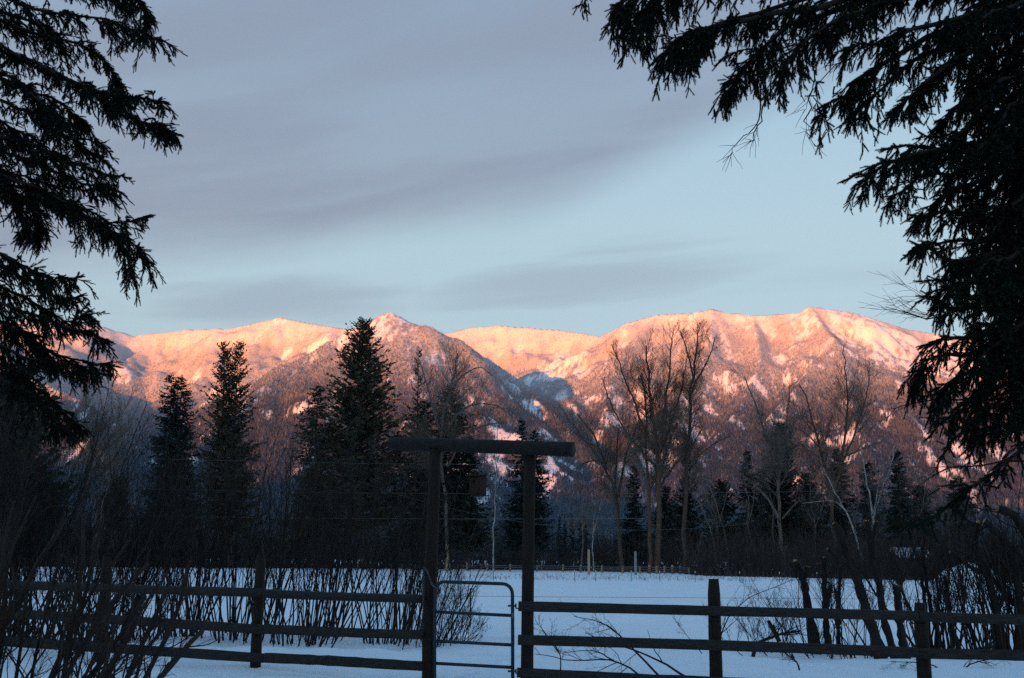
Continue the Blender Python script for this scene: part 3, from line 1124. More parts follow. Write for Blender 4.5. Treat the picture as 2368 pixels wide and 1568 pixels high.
pole(1033, 1258, 1322, 2.6, M['tan'], 'tall tan wooden pole at the field edge, right of the left gateway post')
pole(1362.5, 1271, 1329, 3.0, M['tan'], 'tall pale tan wooden pole rising above the distant rail fence')
gpo = pole(1471, 1275, 1330, 2.9, M['greypost'], 'tall grey weathered pole with a light badge near the end of the distant fence')
bq = gp(1471, 1330)
add('badge', box_geo(at(1471, 1297, bq[1]) + [0, 0.28, 0], (0.22, 0.03, 0.5)), M['tan'], gpo)

# overhead cables
def cable(px0, py0, px1, py1, Y, sag, r, label):
    a, b = at(px0, py0, Y), at(px1, py1, Y * 0.97)
    d = b - a
    pts = []
    for t in np.linspace(-0.6, 1.6, 24):
        p = a + d * t
        p[2] += -sag * (1 - (2 * t - 1) ** 2) + sag * 0
        pts.append(p)
    return tag(add('power_cable', tubes(np.array(pts)[None], np.full((1, 24), r), 5), M['cable']), label, 'cable', None)


cable(250, 1058, 2300, 1062, 62, 0.35, 0.007, 'upper overhead power cable crossing the whole view in front of the far trees')
cable(250, 1128, 2300, 1126, 62, 0.35, 0.007, 'lower overhead power cable crossing the whole view in front of the far trees')
cable(220, 1190, 1000, 1200, 70, 0.05, 0.012, 'pale overhead cable low on the left in front of the dark brush')
cable(1060, 1180, 1470, 1226, 60, 0.25, 0.006, 'slack thin cable dipping behind the right gateway post')


# dry grass standing out of the snow along the far stakes
def dry_grass():
    rg = np.random.default_rng(31)
    n = 6000
    px = rg.uniform(600, 2368, n)
    Y = np.concatenate([rg.normal(112, 5, n // 2), rg.normal(132, 10, n - n // 2)])
    cl = fbm(px / 40, Y / 4, 3, 91)
    keep = cl > -0.05
    px, Y = px[keep], Y[keep]
    n = len(px)
    x = (px - 1184) / FPX * Y
    z = gz(x, Y)
    h = rg.uniform(0.08, 0.38, n)
    P = np.stack([np.stack([x, Y, z - 0.02], -1), np.stack([x + rg.normal(0, 0.05, n), Y, z + h * 0.6], -1), np.stack([x + rg.normal(0, 0.12, n), Y, z + h], -1)], 1)
    o = add('dry_grass', tubes(P, np.stack([np.full(n, 0.012), np.full(n, 0.009), np.full(n, 0.002)], 1), 3), M['drygrass'])
    tag(o, 'dry grass stalks poking out of the snow along the far stakes', 'grass', kind='stuff')


M['drygrass'] = mat_two('dry_grass', (0.16, 0.12, 0.08), (0.08, 0.06, 0.045), 3, (1, 1, 1), 0.9, 0.0)
dry_grass()

# ------------------------------------------------------------------ plants: generators
M['bark'] = mat_two('brown_bark', (0.105, 0.075, 0.055), (0.05, 0.034, 0.026), 2.5, (3, 3, 0.6), 0.9, 0.5)
M['redbark'] = mat_two('red_brown_bark', (0.15, 0.085, 0.055), (0.06, 0.034, 0.024), 2.5, (3, 3, 0.6), 0.9, 0.5)
M['palebark'] = mat_two('pale_bark', (0.21, 0.17, 0.14), (0.09, 0.07, 0.06), 1.8, (2, 2, 0.7), 0.9, 0.3)
M['whitebark'] = mat_two('white_bark', (0.46, 0.43, 0.40), (0.20, 0.17, 0.15), 1.6, (2, 2, 0.6), 0.9, 0.3)
M['twig'] = mat_two('twigs', (0.15, 0.105, 0.076), (0.085, 0.06, 0.045), 1.0, (1, 1, 1), 0.9, 0.0)
M['paletwig'] = mat_two('pale_twigs', (0.19, 0.155, 0.125), (0.10, 0.08, 0.065), 1.0, (1, 1, 1), 0.9, 0.0)
M['willow'] = mat_two('willow_stems', (0.030, 0.023, 0.019), (0.015, 0.012, 0.010), 4.0, (1, 1, 1), 0.85, 0.2)
M['cutbark'] = mat_two('cut_willow_bark', (0.024, 0.018, 0.015), (0.010, 0.008, 0.007), 5.0, (1, 1, 0.4), 0.9, 0.6, bscale=14)
M['brush'] = mat_two('brush', (0.052, 0.039, 0.034), (0.030, 0.022, 0.019), 0.2, (1, 1, 1), 0.95, 0.0)
M['needle'] = mat_two('dark_needles', (0.030, 0.040, 0.024), (0.016, 0.022, 0.015), 0.9, (1, 1, 1), 0.8, 0.0)
M['needle_warm'] = mat_two('olive_needles', (0.085, 0.068, 0.036), (0.036, 0.034, 0.020), 0.5, (1, 1, 1), 0.8, 0.0)
M['needle_blue'] = mat_two('blue_green_needles', (0.022, 0.036, 0.032), (0.012, 0.020, 0.018), 0.6, (1, 1, 1), 0.8, 0.0)
M['cut'] = mat_two('fresh_cut_wood', (0.46, 0.30, 0.17), (0.26, 0.15, 0.08), 12.0, (1, 1, 1), 0.85, 0.2)


def spawn(P, Rd, m, t0, t1, length, ang, up, wig, k, rg, rratio=0.55, rtip=0.25, rmin=0.0, tpow=1.0):
    """children of the polylines P (n,K,3): m each -> (n*m,k,3) and radii. length(Lparent, t) -> metres"""
    n, K, _ = P.shape
    pi = np.repeat(np.arange(n), m)
    N = n * m
    t = t0 + (t1 - t0) * rg.random(N) ** tpow
    f = t * (K - 1)
    i = np.minimum(f.astype(int), K - 2)
    w = (f - i)[:, None]
    a, b = P[pi, i], P[pi, i + 1]
    p = a * (1 - w) + b * w
    T = norm(b - a)
    Lp = np.linalg.norm(np.diff(P, axis=1), axis=2).sum(1)[pi]
    rnd = norm(rg.normal(0, 1, (N, 3)))
    perp = norm(np.cross(T, rnd))
    an = ang * rg.uniform(0.7, 1.3, N)
    d = norm(T * np.cos(an)[:, None] + perp * np.sin(an)[:, None])
    L = length(Lp, t) * rg.uniform(0.6, 1.25, N)
    out = np.zeros((N, k, 3))
    out[:, 0] = p
    st = L / (k - 1)
    for j in range(1, k):
        d = norm(d + np.array([0, 0, up]) + wig * rg.normal(0, 1, (N, 3)))
        out[:, j] = out[:, j - 1] + d * st[:, None]
    rp = Rd[pi, i] * (1 - w[:, 0]) + Rd[pi, i + 1] * w[:, 0]
    r0 = np.maximum(rp * rratio, rmin)
    R_ = r0[:, None] * np.linspace(1, rtip, k)[None]
    return out, R_


def wspawn(P, Rd, m, *a, **k):
    """spawn with the longer parents bearing more children"""
    L = np.linalg.norm(np.diff(P, axis=1), axis=2).sum(1)
    rg = k.get('rg') or [q for q in a if isinstance(q, np.random.Generator)][0]
    w = L ** 1.15
    i = rg.choice(len(P), m * len(P), p=w / w.sum())
    return spawn(P[i], Rd[i], 1, *a, **k)


def ribbons(P, Wd):
    """flat strips along polylines: cheap twigs"""
    n, k, _ = P.shape
    T = norm(np.gradient(P, axis=1))
    s = norm(np.cross(T, RNG.normal(0, 1, (n, 1, 3)) + np.zeros((n, k, 3))))
    V = np.stack([P - s * Wd[:, :, None], P + s * Wd[:, :, None]], 2).reshape(-1, 3)
    ii = np.arange(n * k * 2).reshape(n, k, 2)
    Q = np.stack([ii[:, :-1, 0], ii[:, :-1, 1], ii[:, 1:, 1], ii[:, 1:, 0]], -1).reshape(-1, 4)
    return V, Q, None


WSC = 1.0


def stems_from_px(stems, Y, rg, k=16, depth=0.05):
    """stems: (points, half width px at the base, tip factor) at distance Y -> P, R"""
    Ps, Rs = [], []
    for pts, hw, tipf in stems:
        W = np.array([at(px, py, Y) for px, py in pts])
        H = np.linalg.norm(W[-1] - W[0])
        W[1:, 1] += rg.normal(0, depth * H / 2, len(W) - 1)
        P = resample(W, k)
        P[1:-1] += rg.normal(0, 0.004 * H, (k - 2, 3))
        r = hw * WSC / FPX * Y
        Ps.append(P)
        Rs.append(r * (1 + (tipf - 1) * np.linspace(0, 1, k) ** 0.8))
    return np.array(Ps), np.array(Rs)


def bare_tree(name, label, stems, Y, seed, n1=26, l1=0.33, n2=9, n3=7, bark='bark', twig='twig', ang=0.75, up=0.16, t0=0.3, cat='tree', group=None, tw=0.018, wig=0.12, n4=2, flare=True):
    rg = np.random.default_rng(seed)
    P, Rd = stems_from_px(stems, Y, rg)
    Rd *= 0.62
    base = P[0, 0].copy()
    g = float(gz(base[0], base[1])) if base[1] < 250 else -0.9
    P[0, 0, 2] = min(P[0, 0, 2], g - 0.15)
    o = empty(name, (base[0], base[1], g), label, cat, group)
    if flare:
        Rd[0, 0] *= 1.25
    add('trunk', tubes(P, Rd, 9, True), M[bark], o, True)
    SL = np.linalg.norm(np.diff(P, axis=1), axis=2).sum(1)
    pick = rg.choice(len(P), n1 * len(P), p=SL / SL.sum())
    A1, R1 = spawn(P[pick], Rd[pick], 1, t0, 0.98, lambda L, t: np.sqrt(L * SL.max()) * l1 * 0.72 * (1.25 - 0.85 * t), ang, up, wig, 7, rg, 0.30, 0.25, tw * 0.7)
    A2, R2 = wspawn(A1, R1, n2, 0.12, 1.0, lambda L, t: L * 0.50 * (1.1 - 0.5 * t), 0.6, up * 0.8, wig, 5, rg, 0.50, 0.35, tw * 0.5)
    A3, R3 = wspawn(A2, R2, n3, 0.1, 1.0, lambda L, t: L * 0.5 * (1.1 - 0.5 * t), 0.65, up * 0.5, wig, 3, rg, 0.6, 0.4, tw * 0.30)
    geos = [tubes(A1, R1, 4), ribbons(A2, R2 * 1.3), ribbons(A3, R3)]
    if n4:
        A4, R4 = wspawn(A3, R3, n4, 0.15, 1.0, lambda L, t: L * 0.7, 0.6, up * 0.4, wig, 2, rg, 0.7, 0.5, tw * 0.20)
        geos.append(ribbons(A4, R4))
    add('crown', merge(geos), M[twig], o)
    return o


def kites(B, D, S, L, Wd, droop, rg):
    """leaf-sized kite faces: base B, direction D, side S, length L, half width Wd"""
    n = len(B)
    tip = B + D * L[:, None] + np.array([0, 0, -1.0]) * (droop * L)[:, None]
    mid = B + D * (L * 0.45)[:, None] + np.array([0, 0, -0.35]) * (droop * L)[:, None]
    V = np.stack([B, mid - S * Wd[:, None], tip, mid + S * Wd[:, None]], 1).reshape(-1, 3)
    ii = np.arange(n * 4).reshape(n, 4)
    T = np.concatenate([ii[:, [0, 1, 2]], ii[:, [0, 2, 3]]])
    return V, None, T


def conifer(name, label, tops, base, hw, Y, seed, style='spruce', bottom=None, dens=1.0, mat='needle', bark='bark', group=None, power=0.85, ragged=0.25, asym=0.0):
    """tops: (px, py) of each leader; base: (px, py) of the trunk foot; hw: half width px at the crown's foot"""
    rg = np.random.default_rng(seed)
    b = at(base[0], base[1], Y)
    b[2] = float(gz(b[0], Y)) if Y < 250 else -0.9
    o = empty(name, tuple(b), label, 'tree', group)
    Ps, Rs, Fs = [], [], []
    hw_m = hw / FPX * Y
    for tp in tops:
        top = at(tp[0], tp[1], Y)
        H = top[2] - b[2]
        mid = np.array([top[0] * 0.8 + b[0] * 0.2, Y, b[2] + 0.45 * H])
        P = resample(np.array([b - [0, 0, 0.3], mid, top]), 14)
        Ps.append(P)
        Rs.append(np.linspace(max(0.012 * H, 0.14), 0.02, 14))
        zb = at(base[0], bottom if bottom else base[1], Y)[2]
        zspan = top[2] - zb
        nb = int(200 * dens * (1.0 if len(tops) == 1 else 0.75))
        t = (np.arange(nb) + rg.random(nb)) / nb
        t = t ** 1.05
        az_ = rg.uniform(0, 2 * PI, nb)
        zc = top[2] - t * zspan
        f = np.clip((zc - P[0, 2]) / (top[2] - P[0, 2]), 0, 0.999) * 13
        fi = f.astype(int)
        c = P[fi] * (1 - (f - fi))[:, None] + P[np.minimum(fi + 1, 13)] * (f - fi)[:, None]
        L = hw_m * (0.10 + 0.90 * np.minimum(t * 1.12, 1.0) ** power) * (1 + ragged * rg.normal(0, 1, nb)).clip(0.45, 1.5)
        L *= 1 + asym * np.cos(az_)
        if len(tops) > 1:
            L *= 0.88
        D = np.stack([np.cos(az_), np.sin(az_), np.zeros(nb)], -1)
        K = 6
        s = np.linspace(0, 1, K)
        if style == 'spruce':
            e = (0.25 - 0.75 * t)[:, None] * s - 0.10 * s ** 2 + 0.32 * s ** 4 * (0.3 + t[:, None])
        elif style == 'fir':
            e = (0.70 - 0.62 * t)[:, None] * s + 0.14 * s ** 2
        else:
            e = (0.45 - 0.5 * t)[:, None] * s + 0.25 * s ** 2
        BP = c[:, None, :] + D[:, None, :] * (L[:, None] * s * (1 - 0.12 * np.abs(e)))[:, :, None]
        BP[:, :, 2] += L[:, None] * e
        BP[:, 1:] += rg.normal(0, 0.02, (nb, K - 1, 3)) * L[:, None, None]
        Fs.append(tubes(BP[:, ::2], (0.05 * L[:, None] * 0.35 + 0.015) * np.linspace(1, 0.3, 3)[None], 3))
        # sprays along every bough
        m = 23
        q = rg.uniform(0.10, 1.0, (nb, m))
        ff = q * (K - 1)
        i0 = np.minimum(ff.astype(int), K - 2)
        w = (ff - i0)[..., None]
        ar = np.arange(nb)[:, None]
        A = BP[ar, i0] * (1 - w) + BP[ar, i0 + 1] * w
        T = norm(BP[ar, i0 + 1] - BP[ar, i0])
        side = norm(np.cross(T, np.array([0, 0, 1.0])))
        sg = rg.choice([-1, 1], (nb, m))[..., None]
        dirv = norm(T * rg.uniform(0.4, 1.2, (nb, m, 1)) + side * sg * rg.uniform(0.3, 1.0, (nb, m, 1)) + rg.normal(0, 0.25, (nb, m, 3)))
        ll = (0.26 * L[:, None] * (1.05 - 0.6 * q) + 0.15) * rg.uniform(0.6, 1.3, (nb, m))
        ll = np.minimum(ll, 1.6)
        sd = norm(np.cross(dirv, rg.normal(0, 1, (nb, m, 3)) * 0.6 + np.array([0, 0, 1.0])))
        Fs.append(kites(A.reshape(-1, 3), dirv.reshape(-1, 3), sd.reshape(-1, 3), ll.ravel(), 0.17 * ll.ravel() + 0.04,
                        rg.uniform(0.05, 0.55 if style == 'spruce' else 0.2, nb * m), rg))
        # leader tuft
        nt = 26
        tt = rg.uniform(0, 0.06, nt)
        A = top - np.array([0, 0, 1.0]) * (tt * zspan)[:, None] + np.array([0, 0, 0.02 * zspan])
        dv = norm(rg.normal(0, 1, (nt, 3)) * [1, 1, 0.3] + [0, 0, 0.5])
        sd = norm(np.cross(dv, rg.normal(0, 1, (nt, 3))))
        Fs.append(kites(A, dv, sd, 0.012 * zspan + tt * hw_m * 3, np.full(nt, 0.06), np.zeros(nt), rg))
    V, Q, T = tubes(np.array(Ps), np.array(Rs), 7, True)
    add('trunk', (V, Q, T), M[bark], o, True)
    add('crown', merge(Fs), M[mat], o)
    return o


def shrub(name, label, bx, Y, n, h, seed, lean=(0.0, 0.25), r=(0.010, 0.020), spread=0.45, n2=7, n3=4, mat='willow', group=None, cat='shrub', l2=0.35, wig=0.05, n4=0, fork=2):
    """many-stemmed shrub. bx: photograph column of its foot, h: metres"""
    rg = np.random.default_rng(seed)
    b = ground_pt(bx, Y)
    o = empty(name, tuple(b), label, cat, group)
    k = 9
    P = np.zeros((n, k, 3))
    P[:, 0] = b + np.stack([rg.normal(0, spread, n), rg.normal(0, spread, n), np.full(n, -0.15)], -1)
    P[:, 0, 2] = gz(P[:, 0, 0], P[:, 0, 1]) - 0.12
    d = norm(np.stack([rg.normal(lean[0], lean[1], n) + 0.5 * (P[:, 0, 0] - b[0]), rg.normal(0, lean[1], n), np.ones(n)], -1))
    L = h * rg.uniform(0.45, 1.08, n) ** 1.0
    st = L / (k - 1)
    for j in range(1, k):
        d = norm(d + [0, 0, 0.06] + wig * rg.normal(0, 1, (n, 3)))
        P[:, j] = P[:, j - 1] + d * st[:, None]
    R0 = rg.uniform(r[0], r[1], n)
    Rd = R0[:, None] * np.linspace(1, 0.22, k)[None]
    F1, RF = spawn(P, Rd, fork, 0.28, 0.78, lambda L_, t: L_ * (0.95 - t) * 0.9, 0.38, 0.10, wig, 7, rg, 0.75, 0.25, 0.004)
    add('stems', merge([tubes(P, Rd, 4), tubes(F1, RF, 3)]), M[mat], o)
    P2 = np.concatenate([resamp(P, 7), F1])
    Rr = np.concatenate([Rd[:, [0, 1, 3, 4, 5, 7, 8]], RF])
    A2, R2 = spawn(P2, Rr, n2, 0.42, 1.0, lambda L_, t: L_ * l2 * (1.15 - 0.8 * t), 0.6, 0.10, wig * 1.6, 5, rg, 0.5, 0.4, 0.0035)
    geos = [ribbons(A2, R2 * 1.2)]
    if n3:
        A3, R3 = spawn(A2, R2, n3, 0.15, 1.0, lambda L_, t: L_ * 0.5, 0.6, 0.08, wig * 1.6, 3, rg, 0.7, 0.5, 0.0025)
        geos.append(ribbons(A3, R3))
    add('twigs', merge(geos), M[mat], o)
    return o


def resamp(P, k):
    n, K, _ = P.shape
    f = np.linspace(0, K - 1, k)
    i = np.minimum(f.astype(int), K - 2)
    w = (f - i)[None, :, None]
    return P[:, i] * (1 - w) + P[:, i + 1] * w


# ------------------------------------------------------------------ brush and woods along the far edge of the field
def brush_edge(px):
    e = np.interp(px, [-250, 700, 900, 1200, 1560, 1620, 2000, 2620], [1305, 1311, 1313, 1318, 1325, 1331, 1339, 1353])
    return np.minimum(EYE * FPX / np.maximum(e - 1295 - (px - 1184) * math.tan(ROLL), 12), 212)


def brush_line():
    rg = np.random.default_rng(41)
    n = 9500
    px = rg.uniform(-250, 2620, n)
    lay = rg.random(n)
    Ynear = brush_edge(px)
    Y = Ynear + 3 + 55 * lay ** 1.3
    x = (px - 1184) / FPX * Y
    top = np.where(px < 1000, 1195, np.where(px < 1450, 1222, 1205)) + 26 * fbm(px / 90, px * 0 + 2.7, 3, 111) + 22 * rg.normal(0, 1, n)
    hgt = np.clip((1300 - top) / FPX * Y + 0.6, 1.0, 14) * rg.uniform(0.5, 1.06, n)
    k = 5
    P = np.zeros((n, k, 3))
    P[:, 0] = np.stack([x, Y, np.full(n, -1.1)], -1)
    d = norm(np.stack([rg.normal(0, 0.16, n), rg.normal(0, 0.12, n), np.ones(n)], -1))
    st = (hgt + 1.0) / (k - 1)
    for j in range(1, k):
        d = norm(d + 0.10 * rg.normal(0, 1, (n, 3)) + [0, 0, 0.1])
        P[:, j] = P[:, j - 1] + d * st[:, None]
    Rd = rg.uniform(0.03, 0.075, n)[:, None] * np.linspace(1, 0.3, k)[None]
    A2, R2 = spawn(P, Rd, 3, 0.15, 1.0, lambda L, t: L * 0.40 * (1.2 - 0.8 * t), 0.55, 0.12, 0.14, 3, rg, 0.75, 0.5, 0.02)
    o = add('brush_thicket', merge([ribbons(P, Rd), ribbons(A2, R2)]), M['brush'])
    tag(o, 'dense leafless brush closing off the far edge of the snow field', 'brush', kind='stuff')
    # low tangle at its foot
    m = 6000
    px = rg.uniform(-250, 2620, m)
    Y = brush_edge(px) + rg.uniform(0.5, 14, m)
    x = (px - 1184) / FPX * Y
    B = np.stack([x, Y, np.full(m, -0.3)], -1)
    D = norm(np.stack([rg.normal(0, 0.5, m), rg.normal(0, 0.5, m), np.ones(m)], -1))
    S = norm(np.cross(D, rg.normal(0, 1, (m, 3))))
    o2 = add('undergrowth', kites(B, D, S, rg.uniform(0.6, 2.2, m), rg.uniform(0.06, 0.16, m), np.zeros(m), rg), M['brush'])
    tag(o2, 'low tangled undergrowth at the foot of the far brush', 'undergrowth', kind='stuff')


brush_line()


def far_wood():
    """the mass of conifers standing behind the brush, seen only as a low dark serrated line"""
    rg = np.random.default_rng(43)
    n = 330
    px = rg.uniform(-200, 2600, n)
    Y = rg.uniform(300, 520, n)
    x = (px - 1184) / FPX * Y
    hp = 95 + 24 * fbm(px / 120, px * 0 + 9.1, 3, 121) + rg.normal(0, 14, n)
    H = np.clip(hp, 50, 150) / FPX * Y
    geos = []
    for i in range(n):
        nb = 46
        t = rg.random(nb) ** 0.8
        az_ = rg.uniform(0, 2 * PI, nb)
        B = np.stack([np.full(nb, x[i]), np.full(nb, Y[i]), -0.9 + H[i] * (1 - t * 0.95)], -1)
        D = norm(np.stack([np.cos(az_), np.sin(az_), rg.normal(-0.25, 0.2, nb)], -1))
        S = norm(np.cross(D, rg.normal(0, 0.5, (nb, 3)) + [0, 0, 1]))
        L = H[i] * 0.17 * (0.12 + t) * rg.uniform(0.6, 1.2, nb)
        geos.append(kites(B, D, S, L, 0.28 * L + 0.05, np.full(nb, 0.15), rg))
    o = add('far_woods', merge(geos), M['needle_blue'])
    tag(o, 'far-off dark conifer woods showing as a serrated line over the brush', 'woods', kind='stuff')


far_wood()

# ------------------------------------------------------------------ conifers across the field
conifer('spruce_tree', 'dark twin-topped spruce with layered boughs, leftmost tall conifer before the mountains', [(398, 868), (421, 873)], (402, 1290), 78, 205, 1, 'spruce', 1200, 2.0, 'needle_blue', ragged=0.14, power=0.62)
conifer('spruce_tree', 'tall twin-topped olive conifer standing between the leftmost spruce and the big fir', [(521, 796), (552, 793)], (536, 1292), 76, 205, 2, 'mix', 1215, 2.0, 'needle_warm', ragged=0.16, power=0.55)
conifer('fir_tree', 'biggest fir with upswept boughs, its top against the pointed mountain peak', [(838, 747)], (845, 1294), 132, 200, 3, 'fir', 1215, 2.5, 'needle_warm', ragged=0.20, power=0.72)
conifer('fir_tree', 'ragged shorter fir leaning against the left side of the biggest fir', [(735, 893)], (733, 1294), 76, 196, 4, 'spruce', 1230, 1.3, 'needle_warm', ragged=0.35, power=0.6)
conifer('larch_tree', 'thin bare-looking larch just right of the biggest fir', [(968, 808)], (972, 1294), 42, 205, 5, 'mix', 1180, 0.55, 'needle_warm', ragged=0.35, power=0.7)
conifer('spruce_tree', 'dark spruce behind the left end of the crossbeam', [(1043, 893)], (1040, 1294), 92, 200, 6, 'spruce', 1235, 1.6, 'needle', ragged=0.22, power=0.6)
conifer('spruce_tree', 'dark low spruce seen through the gateway left of the bird box', [(985, 930)], (985, 1294), 84, 202, 61, 'spruce', 1235, 1.4, 'needle', ragged=0.25, power=0.6)
conifer('spruce_tree', 'low dark spruce below the bird box, between the gateway posts', [(1085, 1010)], (1085, 1296), 50, 198, 62, 'spruce', 1240, 1.3, 'needle', ragged=0.25, power=0.6)
conifer('spruce_tree', 'dark twin-topped spruce directly behind the right gateway post', [(1206, 972), (1237, 996)], (1216, 1300), 62, 190, 7, 'spruce', 1245, 1.7, 'needle_blue', ragged=0.2, power=0.75)
conifer('spruce_tree', 'small dark spruce between the leaning cottonwood and the twin cottonwood trunks', [(1466, 1078)], (1466, 1306), 40, 188, 8, 'spruce', 1285, 1.2, 'needle_blue', ragged=0.2, power=0.7)
conifer('spruce_tree', 'pointed narrow spruce left of the dense dark one on the right', [(1727, 1043)], (1727, 1308), 46, 182, 9, 'spruce', 1285, 1.2, 'needle', ragged=0.22, power=0.75)
conifer('spruce_tree', 'dense dark rounded conifer behind the forked pale cottonwood', [(1803, 985)], (1803, 1310), 52, 180, 10, 'fir', 1250, 1.9, 'needle', ragged=0.16, power=0.42)
conifer('spruce_tree', 'spruce with drooping layered boughs, rightmost conifer across the field', [(2075, 1046)], (2075, 1310), 44, 170, 11, 'spruce', 1270, 1.3, 'needle_blue', ragged=0.22, power=0.7)
conifer('pine_tree', 'small rounded pine beside the pale leaning tree on the left', [(268, 1106)], (268, 1290), 40, 190, 13, 'fir', 1215, 1.2, 'needle_warm', ragged=0.15, power=0.3)
conifer('pine_tree', 'broad dark pine behind the bare shrubs at the left edge', [(40, 860)], (45, 1294), 120, 60, 14, 'mix', 1270, 2.2, 'needle', ragged=0.25, power=0.45)
conifer('spruce_tree', 'dark spruce behind the white branched birch', [(1935, 1040)], (1935, 1308), 50, 190, 15, 'spruce', 1270, 1.3, 'needle', ragged=0.25, power=0.6)
for i_, (x_, y_) in enumerate(((1322, 1192), (1341, 1203), (1354, 1198), (1294, 1196), (1306, 1212))):
    conifer('spruce_tree', ['tiny far spruce left of the thin white birch trunk, tallest of its row', 'tiny far spruce next left of the thin white birch trunk', 'tiny far spruce touching the thin white birch trunk', 'tiny far spruce next to the right gateway spruce', 'shortest tiny far spruce between the gateway spruce and the birch'][i_],
            [(x_, y_)], (x_, 1300), 11, 230, 30 + i_, 'spruce', 1285, 0.5, 'needle_blue', group='tiny far spruces right of the gateway')

for tp_, hw_, Y_, st_, de_, ma_, sd_, lb_ in (
        (((1590, 1105),), 46, 215, 'mix', 1.2, 'needle', 71, 'dim dark conifer behind the foot of the dark single cottonwood'),
        (((1668, 1118),), 50, 212, 'fir', 1.3, 'needle', 72, 'broad dim conifer behind the slender leaning saplings'),
        (((1765, 1085),), 44, 205, 'spruce', 1.1, 'needle_blue', 73, 'ragged conifer overlapping the left side of the dense dark one'),
        (((1862, 1098), (1878, 1120)), 52, 200, 'mix', 1.3, 'needle', 74, 'dim double-topped conifer right of the dense dark one'),
        (((2008, 1072),), 46, 195, 'spruce', 1.2, 'needle_blue', 75, 'dark conifer between the birch and the rightmost drooping spruce'),
        (((2128, 1128),), 48, 180, 'mix', 1.2, 'needle', 76, 'dim conifer right of the drooping spruce, behind the cut trunks'),
        (((2215, 1105),), 50, 175, 'spruce', 1.2, 'needle', 77, 'dim conifer under the low sparse bough of the right spruce'),
        (((1540, 1130),), 38, 220, 'fir', 1.0, 'needle', 78, 'low dim conifer right behind the twin cottonwood trunks')):
    conifer('spruce_tree', lb_, list(tp_), (tp_[0][0], 1306), hw_, Y_, sd_, st_, 1285, de_, ma_, ragged=0.30, power=0.5)

# ------------------------------------------------------------------ leafless trees across the field
bare_tree('cottonwood_tree', 'tall bare cottonwood with twin red brown trunks, wide fan of upright limbs', [
    ([(1520, 1332), (1521, 1180), (1517, 1060), (1512, 980), (1500, 890), (1494, 800)], 12, 0.22),
    ([(1501, 1330), (1501, 1180), (1497, 1050), (1494, 940), (1486, 860)], 8, 0.3),
    ([(1519, 1150), (1526, 1020), (1540, 920), (1551, 820), (1557, 770)], 8, 0.2),
    ([(1516, 1050), (1490, 985), (1455, 905), (1430, 840), (1415, 795)], 6, 0.25),
    ([(1518, 1080), (1480, 1040), (1440, 985), (1410, 925), (1396, 880)], 6, 0.25),
    ([(1522, 1060), (1550, 985), (1575, 900), (1590, 820)], 6, 0.25),
    ([(1524, 1130), (1560, 1075), (1600, 1030), (1625, 990)], 5, 0.25)], 172, 101, n1=27, l1=0.30, n2=9, n3=7, bark='redbark', up=0.16, t0=0.3, tw=0.034)
bare_tree('cottonwood_tree', 'dark straight single-trunked cottonwood right of the twin-trunked one', [
    ([(1583, 1332), (1588, 1190), (1596, 1040), (1602, 900), (1607, 820), (1610, 765)], 10.5, 0.18),
    ([(1590, 1085), (1620, 1050), (1660, 1020), (1690, 1010)], 4, 0.3),
    ([(1600, 900), (1628, 850), (1645, 815), (1653, 780)], 4, 0.3),
    ([(1603, 875), (1590, 820), (1580, 785), (1573, 765)], 4, 0.3)], 170, 102, n1=26, l1=0.20, n2=9, n3=7, bark='bark', up=0.14, t0=0.25, tw=0.034)
bare_tree('cottonwood_tree', 'slanting forked cottonwood between the right gateway post and the twin trunks', [
    ([(1442, 1328), (1435, 1230), (1420, 1145), (1398, 1070), (1370, 1005), (1335, 955)], 8.5, 0.25),
    ([(1430, 1190), (1424, 1120), (1426, 1050), (1430, 990)], 6, 0.3),
    ([(1430, 1150), (1446, 1060), (1466, 1005), (1480, 960)], 5.5, 0.3),
    ([(1398, 1070), (1370, 1065), (1335, 1080), (1300, 1110)], 4, 0.3),
    ([(1410, 1105), (1370, 1040), (1325, 985), (1290, 930)], 4, 0.3)], 178, 103, n1=18, l1=0.34, n2=9, n3=7, bark='bark', up=0.05, t0=0.3, tw=0.026)
bare_tree('cottonwood_tree', 'forked pale barked cottonwood in front of the dense dark conifer', [
    ([(1811, 1338), (1808, 1250), (1803, 1170), (1793, 1090), (1772, 1010), (1745, 930), (1722, 870)], 9, 0.2),
    ([(1803, 1205), (1778, 1160), (1745, 1120), (1700, 1085), (1668, 1070)], 5.5, 0.25),
    ([(1798, 1120), (1812, 1040), (1822, 960), (1826, 890)], 5, 0.25),
    ([(1808, 1200), (1840, 1165), (1855, 1150)], 3, 0.4)], 168, 104, n1=20, l1=0.34, n2=9, n3=7, bark='palebark', twig='paletwig', up=0.08, t0=0.35, tw=0.024)
bare_tree('cottonwood_tree', 'wide bare cottonwood with red brown trunk behind the cut willow trunks', [
    ([(1926, 1340), (1928, 1210), (1920, 1120), (1902, 1040), (1880, 970), (1848, 890)], 8.5, 0.25),
    ([(1924, 1150), (1945, 1060), (1958, 960), (1955, 870), (1948, 800)], 7, 0.2),
    ([(1938, 1090), (1975, 1000), (2000, 920), (2010, 850)], 5, 0.25),
    ([(1905, 1050), (1870, 1010), (1830, 985)], 4, 0.3),
    ([(1945, 1060), (1990, 1040), (2040, 1020)], 4, 0.3)], 165, 105, n1=22, l1=0.36, n2=9, n3=7, bark='redbark', up=0.10, t0=0.28, tw=0.026)
